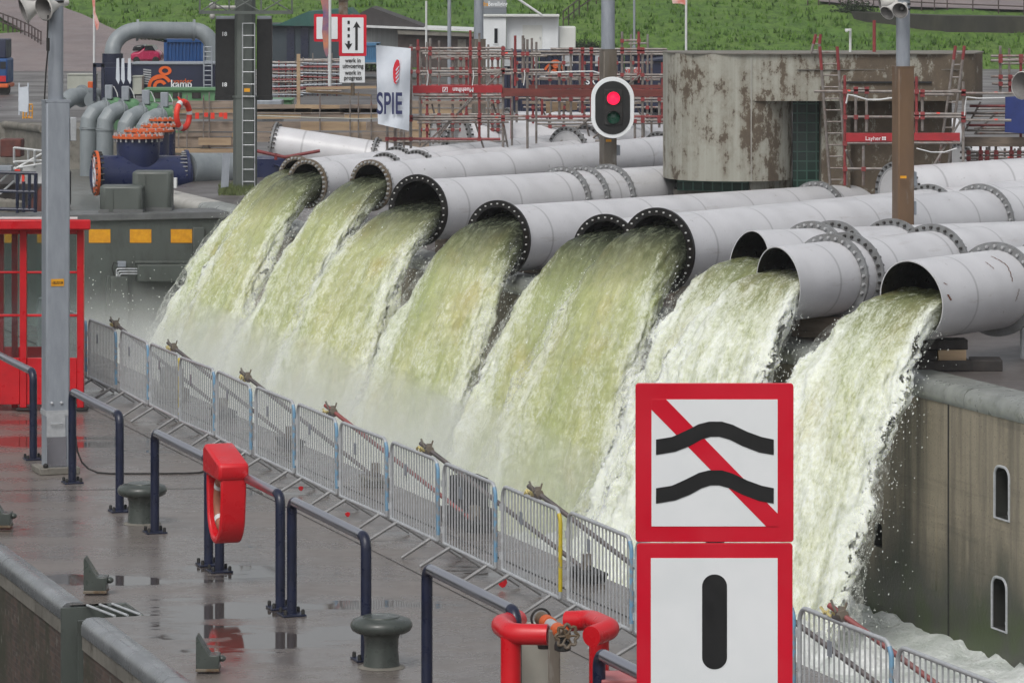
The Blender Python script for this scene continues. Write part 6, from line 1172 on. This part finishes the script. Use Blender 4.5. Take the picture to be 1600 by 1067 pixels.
# ---- stored scaffold stacks
d = 152.0
for j, (x0, x1, y0, y1) in enumerate(((428, 470, 96, 152), (470, 530, 92, 150))):
    t = T('scaffold_rack', 'stack of stored red and grey scaffold tubes, ' + ('left part beside the mast' if j == 0 else 'right part below the orange and blue flag'), 'scaffold stack', at((x0 + x1) / 2, y1, d), group='stored scaffold stacks')
    for k in range(8): x = x0 + (x1 - x0) * (k + .5) / 8; mb = MB(); mb.pxt([(x, y0 + random.uniform(-12, 8)), (x, y1)], d + random.uniform(0, .5), .03, 6); part('upright', mb, m_scafred if k % 2 else m_scaf, t)
    for k in range(11):
        y = y0 + (y1 - y0) * (k + .5) / 11; mb = MB()
        for q in range(5): mb.pxt([(x0 - 4, y + random.uniform(-2, 2)), (x1 + 4, y + random.uniform(-2, 2))], d + .2 * q, .03, 6)
        part('tube_layer', mb, (m_scaf, m_galv2, m_scafred)[k % 3], t)
# ---- shed, low building, cabin, containers
d = 200.0; t = T('tarp_shed', 'low shed with teal tarp roof and dark blue grey walls', 'shed', at(470, 130, d))
mb = MB(); mb.pxp([(410, 40), (436, 38), (480, 19), (545, 14), (560, 30), (520, 42)], d, 6); part('tarp_roof', mb, m_teal, t); mb = MB(); mb.pxr(405, 38, 540, 112, d + .4, 5); part('wall', mb, mat('shed_wall', (58, 70, 78), (44, 52, 58), .5, .7, stretch=(1, 1, .15)), t)
for x in (448, 470): mb = MB(); mb.pxr(x, 40, x + 12, 100, d + .3, .1); part('dark_opening', mb, m_navy, t)
d = 215.0; t = T('low_building', 'long low building with dark pitched roof and brown brick wall', 'building', at(640, 110, d))
mb = MB(); mb.pxp([(528, 38), (580, 12), (662, 42), (662, 44), (528, 44)], d, 8); part('roof', mb, m_roof, t); mb = MB(); mb.pxr(530, 44.2, 668, 100, d + .5, 7); part('wall', mb, mat('pale_metal_wall', (142, 146, 146), (124, 128, 128), 1, .6, stretch=(6, 1, .2)), t)
mb = MB(); mb.pxp([(571, 40), (740, 47), (740, 50), (571, 43.5)], d - .5, 8); part('white_fascia', mb, m_whitep, t); mb = MB(); mb.pxp([(620, 47.5), (740, 52), (740, 58), (622, 54)], d - .4, .4); part('stained_fascia', mb, m_conc, t); mb = MB(); mb.pxr(622, 53, 745, 106, d + .1, .5); part('brick_wall', mb, m_brickbg, t); mb = MB(); mb.pxr(715, 62, 728, 105, d, .2); part('pilaster', mb, m_conc, t)
ribbed('small light blue container beside the roadworks sign', 190, 566, 68, 592, 98, mat('light_blue', (70, 118, 156), (62, 106, 140), 2, .5), 2.4, 6)
m_cabin = mat('cabin_white', (222, 226, 228), (212, 216, 218), 1, .4); m_cabin2 = mat('cabin_panel', (208, 210, 206), (200, 202, 198), 1, .5)
d = 160.0; t = T('site_cabin', 'white site cabin with a narrow window and a door on the far bank', 'cabin', at(800, 90, d))
mb = MB(); mb.pxr(755, 27, 791, 80, d, 2.4); part('front_unit', mb, m_cabin, t, bevel=.03); mb = MB(); mb.pxr(791.5, 26, 873, 82, d + .4, 2.4); part('side_unit', mb, m_cabin, t, bevel=.03); mb = MB(); mb.pxr(754, 24, 874, 26.5, d - .1, 2.8); part('roof_edge', mb, m_cabin2, t)
mb = MB(); mb.pxr(771, 43, 779, 70, d - .03, .05); w = part('window', mb, m_cabin, t); mb = MB(); mb.pxr(772.4, 45, 777.6, 68, d - .04, .02); part('pane', mb, m_cglass, w)
mb = MB(); mb.pxr(816.5, 40, 847, 80, d + .37, .05); dr = part('door', mb, m_cabin2, t); mb = MB(); mb.pxr(843, 58, 845, 61, d + .33, .03); part('door_handle', mb, m_galv, dr)
for x in (793, 870): mb = MB(); mb.pxr(x - 1.6, 27, x + 1.6, 82, d + .36, .06); part('corner_post', mb, m_cabin, t)
mb = MB(); mb.pxr(755, 80.5, 783, 106, d + .05, 2.2); part('lower_unit', mb, m_cabin, t, bevel=.03); mb = MB(); mb.pxr(873.2, 42.5, 899.5, 76, d + .6, 2.0); part('white_box', mb, m_cabin2, t, bevel=.03)
d = 158.0; t = T('security_sign', 'grey and white sign board on the roof of the site cabin', 'sign', at(773, 24, d)); mb = MB(); mb.pxr(754.5, -12, 791.5, 22.5, d, .08); part('board', mb, mat('sign_grey', (120, 126, 132), (112, 118, 124), 2, .5), t, bevel=.01); mb = MB(); mb.pxr(756, -11, 790, 12.5, d - .01, .01); part('white_field', mb, mat('sign_pale', (150, 154, 158), (144, 148, 152), 2, .5), t)
text('fra', .24, at(755, 10, d - .02), FACE, m_yel, t, ext=.004, bold=.004, sxx=.8); text('Beveiliging', .26, at(762.5, 10, d - .02), FACE, m_white, t, ext=.004, bold=.005, sxx=.72)
mb = MB(); mb.pxt([(805, -4, 157.8), (848, 25, 157.8)], 158, .05, 8); one('stay_tube', mb, m_whitep, 'white stay tube slanting down to the site cabin roof', 'tube')
# row of navy containers
d = 128.0
for i, (x0, x1, lb) in enumerate(((786, 842, 'navy container leftmost of the row before the white cabin'), (843, 925, 'navy container with an orange emblem beside two vents'), (926, 975, 'navy container behind the traffic light'), (976, 1046, 'navy container with a white sign strip next to the concrete building'))):
    t = ribbed(lb, d + i * .15, x0, 80, x1, 182, m_navyc, 2.4, 8, 'site_container', 'navy containers in a row on the far bank'); dd = d + i * .15 - .02
    for vx in ((788, 800), (830, 840), (878, 895), (912, 925), None)[i:i + 2] if i < 2 else ((930, 940),) if i == 2 else ():
        if x0 < vx[0] < x1: mb = MB(); mb.pxr(vx[0], 87, vx[1], 104, dd, .06); part('vent', mb, m_galv, t)
    if i == 1:
        mb = MB(); mb.pxr(858, 98, 876, 117, dd, .03); ev = part('emblem', mb, m_whitep, t); mb = MB(); mb.lathe([(.1, 0), (.2, 0), (.2, .01), (.1, .01)], Matrix.Translation(at(868, 103, dd - .01)) @ Matrix.Rotation(R(90), 4, 'X'), 16, closed=True); mb.lathe([(.1, 0), (.22, 0), (.22, .01), (.1, .01)], Matrix.Translation(at(866, 113, dd - .01)) @ Matrix.Rotation(R(90), 4, 'X'), 16, closed=True, a0=.1, a1=3.1); mb.lathe([(.28, 0), (.36, 0), (.36, .01), (.28, .01)], Matrix.Translation(at(866, 115, dd - .01)) @ Matrix.Rotation(R(90), 4, 'X'), 16, closed=True, a0=.3, a1=2.8); part('emblem', mb, m_orange, ev)
        text('SR', .3, at(915, 132, dd), FACE, m_white, t, ext=.004, bold=.006)
        text('st', .25, at(832 + 12, 124, dd), FACE, m_white, t, ext=.004, bold=.006)
    if i == 3:
        mb = MB(); mb.pxr(977, 105.5, 1001, 126, dd - .005, .03); wf = part('white_panel', mb, m_whitep, t); text('vander', .26, at(975.5 + 1, 114, dd - .03), FACE, mat('text_red', (206, 70, 60), (196, 60, 52), 3, .6), t, ext=.003, bold=.002, sxx=.8)
mb = MB(); mb.pxp([(1006, 96), (1042, 91), (1046, 91), (1046, 96)], 126, 2.4); mb.pxr(1008, 96.2, 1046, 170, 126.1, 2.3); one('ribbed_cabin', mb, m_navyc, 'dark ribbed cabin with sloping roof left of the concrete building', 'cabin')
# ---- grass tufts on the dike
mb = MB()
def on_road(px, py):
    if px > 345: return px > 1270 and py < 22
    for i in range(len(rw) - 1):
        if rw[i + 1][0] <= py <= rw[i][0]:
            f = (py - rw[i + 1][0]) / (rw[i][0] - rw[i + 1][0]); return rw[i + 1][1] + f * (rw[i][1] - rw[i + 1][1]) - 4 < px < rw[i + 1][2] + f * (rw[i][2] - rw[i + 1][2]) + 4
    return py > 100
for k in range(5000):
    px = random.uniform(-30, 1630); py = random.uniform(-40, 106)
    if on_road(px, py) or (1330 < px and 20 < py < 54): continue
    p = HP(px, py)
    if noise.noise(p * .35) < random.uniform(-.6, .25): continue
    p.z -= .1; h = random.uniform(.12, .34)
    for q in range(3):
        a = random.uniform(0, 6.28); l = V(math.cos(a), math.sin(a), 0) * random.uniform(.05, .14); c = p + V(random.uniform(-.25, .25), random.uniform(-.2, .2), 0); mb.add([c - l, c + l, c + V(random.uniform(-.15, .15), random.uniform(-.2, .1), h + .12)], [(0, 1, 2)])
m_tuft = mat('grass_tufts', (80, 114, 44), (100, 130, 56), .9, .9, spec=.1, dirt=(46, 72, 28), dirt_at=(.5, .6), dirt_scale=3)
tag(part('dike_grass', mb, m_tuft, None, smooth=0, kind='stuff', fix=False), 'rough green grass growing on the slope of the dike', 'grass')
# ---- dike railings, retaining wall, bushes
def dike_rail(label, pts, h, n, m):
    t = T('dike_railing', label, 'railing', HP(*pts[0])); P_ = []
    for i in range(len(pts) - 1):
        for k in range(n):
            f = k / n; P_.append(HP(pts[i][0] + (pts[i + 1][0] - pts[i][0]) * f, pts[i][1] + (pts[i + 1][1] - pts[i][1]) * f))
    P_.append(HP(*pts[-1]))
    for z in (h, h * .5): mb = MB(); mb.tube([p + UZ * z for p in P_], .045, 6); part('rail', mb, m, t)
    for p in P_: mb = MB(); mb.tube([p - UZ * .3, p + UZ * h * 1.05], .045, 6); part('post', mb, m, t)
m_railr = mat('railing_rusty', (72, 56, 54), (58, 48, 46), 4, .7)
dike_rail('rusty railing along the dike path at the top right', [(1262, 6), (1330, 10), (1400, 14), (1480, 18), (1640, 24)], 1.0, 4, m_railr)
dike_rail('thin dark handrail climbing the dike above the white cabin', [(880, 45), (905, 25), (945, -2)], 1.1, 3, m_railr); dike_rail('dark railing beside the road at the top left', [(-10, 44), (20, 55), (45, 66), (64, 78)], 1.1, 4, m_railr)
t = T('retaining_wall', 'dark stone retaining wall set in the dike at the top right', 'wall', HP(1450, 50)); mb = MB(); bl = [(1334, 28), (1400, 40), (1480, 52), (1620, 52)]; B0 = [HP(x, y) for x, y in bl]; tops = [19, 22, 25, 27]
for i in range(3):
    a, b = B0[i], B0[i + 1]; ta = HC - (tops[i] - HZ) * a.y / F; tb = HC - (tops[i + 1] - HZ) * b.y / F
    mb.add([a - UZ, b - UZ, V(b.x, b.y, tb), V(a.x, a.y, ta), a - UZ + V(0, 6, 0), b - UZ + V(0, 6, 0), V(b.x, b.y + 6, tb), V(a.x, a.y + 6, ta)], [(0, 1, 2, 3), (4, 7, 6, 5), (3, 2, 6, 7), (0, 3, 7, 4), (1, 5, 6, 2)])
part('wall_body', mb, mat('dark_stone', (62, 60, 52), (44, 43, 38), .8, .9, bump=.5, stretch=(1, 1, .5)), t)
def shrub(label, px, py, w, h, n=900, name='shrub'):
    c = HP(px, py); t = T(name, label, 'shrub', c, group='shrubs on the far bank'); mb = MB()
    for k in range(n):
        u, v, r_ = random.uniform(0, 6.28), random.uniform(0, 1), random.random() ** .4; p = c + V(math.cos(u) * w * r_ * math.sqrt(1 - v * v) * (1 + .3 * math.sin(3 * u)), math.sin(u) * w * .5 * r_, h * v * r_ * (1 + .35 * math.sin(5 * u + 2)))
        a = V(random.gauss(0, 1), random.gauss(0, 1), random.gauss(0, 1)).normalized() * .09; b = a.cross(V(random.random(), .3, random.random())).normalized() * .05; mb.add([p - a, p + b, p + a, p - b], [(0, 1, 2, 3)])
    part('foliage', mb, mat('shrub_leaves', (48, 66, 34), (34, 50, 24), 3, .8), t, smooth=0, fix=False); mb = MB(); mb.tube([c - UZ * .2, c + UZ * h * .4], .06, 6); part('stem', mb, m_dark, t)
shrub('dark shrub beside the lamp base at the top right of the dike', 1335, 20, 1.4, .9); shrub('low shrub at the right end of the white site cabin', 918, 80, 1.2, .6)
shrub('grey green shrub behind the small light blue container', 580, 112, 1.2, 1.2); shrub('low shrub left of the blue container under the pipe bridge', 240, 68, 1.6, .8)
mb = MB(); mb.pxt([(1341, 15), (1341, -12)], 265, .14, 10); one('dike_lamp_base', mb, m_galv2, 'grey pole foot beside the dark shrub on the dike', 'pole')
# ------------------------------------------------------------------ fine mist hanging over the churned water
t = NT('water_mist'); vol = t.n('VolumePrincipled'); vol.inputs['Color'].default_value = (.97, .98, .96, 1); sp = t.n('SeparateXYZ'); p_ = t.map(); t.l(p_, sp.inputs[0]); g_ = t.math('ADD', t.math('MULTIPLY', sp.outputs[2], -.36), -.2, True); n_ = t.ramp(t.noise(p_, .45, 4, .6), .3, .75); t.l(t.math('MULTIPLY', t.math('MULTIPLY', g_, n_), .5), vol.inputs['Density']); vol.inputs['Anisotropy'].default_value = .2
t.t.nodes.remove(t.b); t.l(vol.outputs[0], t.t.nodes['Material Output'].inputs['Volume'])
mb = MB(); ns, nd = 60, 8
for i in range(ns + 1):
    for k, D in enumerate((14.3, 15.5, 17, 19, 21, 23, 24.6, 25.2)):
        s = 60 + 31 * i / ns; p = L(s, D, 0); e = min(1, i / 5, (ns - i) / 5) * (.25 + .75 * math.sin(math.pi * min(1, (D - 13.8) / 9.5)) ** .6); mb.v.append(V(p.x, p.y, -3.4 + e * (2.9 + .3 * noise.fractal(p * .35, 1, 2, 3))))
for i in range(ns + 1):
    for D in (14.3, 15.5, 17, 19, 21, 23, 24.6, 25.2): mb.v.append(L(60 + 31 * i / ns, D, -5))
o = (ns + 1) * 8
for i in range(ns):
    for k in range(7): a = i * 8 + k; mb.f += [(a, a + 1, a + 9, a + 8), (o + a, o + a + 8, o + a + 9, o + a + 1)]
    a = i * 8; mb.f += [(a, a + 8, o + a + 8, o + a), (a + 7, o + a + 7, o + a + 15, a + 15)]
for k in range(7): a = k; mb.f += [(a, o + a, o + a + 1, a + 1)]; a = ns * 8 + k; mb.f += [(a, a + 1, o + a + 1, o + a)]
tag(part('mist', mb, t.m, None, smooth=180, kind='stuff'), 'fine white mist hanging over the churned water', 'mist')

# ------------------------------------------------------------------ damp air
t = NT('damp_air'); vol = t.n('VolumePrincipled'); vol.inputs['Color'].default_value = (.95, .97, 1, 1); vol.inputs['Density'].default_value = .0002
t.t.nodes.remove(t.b); t.l(vol.outputs[0], t.t.nodes['Material Output'].inputs['Volume'])
mb = MB(); mb.box((0, 480, 2), (2400, 980, 18)); tag(part('haze', mb, t.m, None, smooth=0, kind='stuff'), 'thin damp haze lying over the whole site', 'haze')
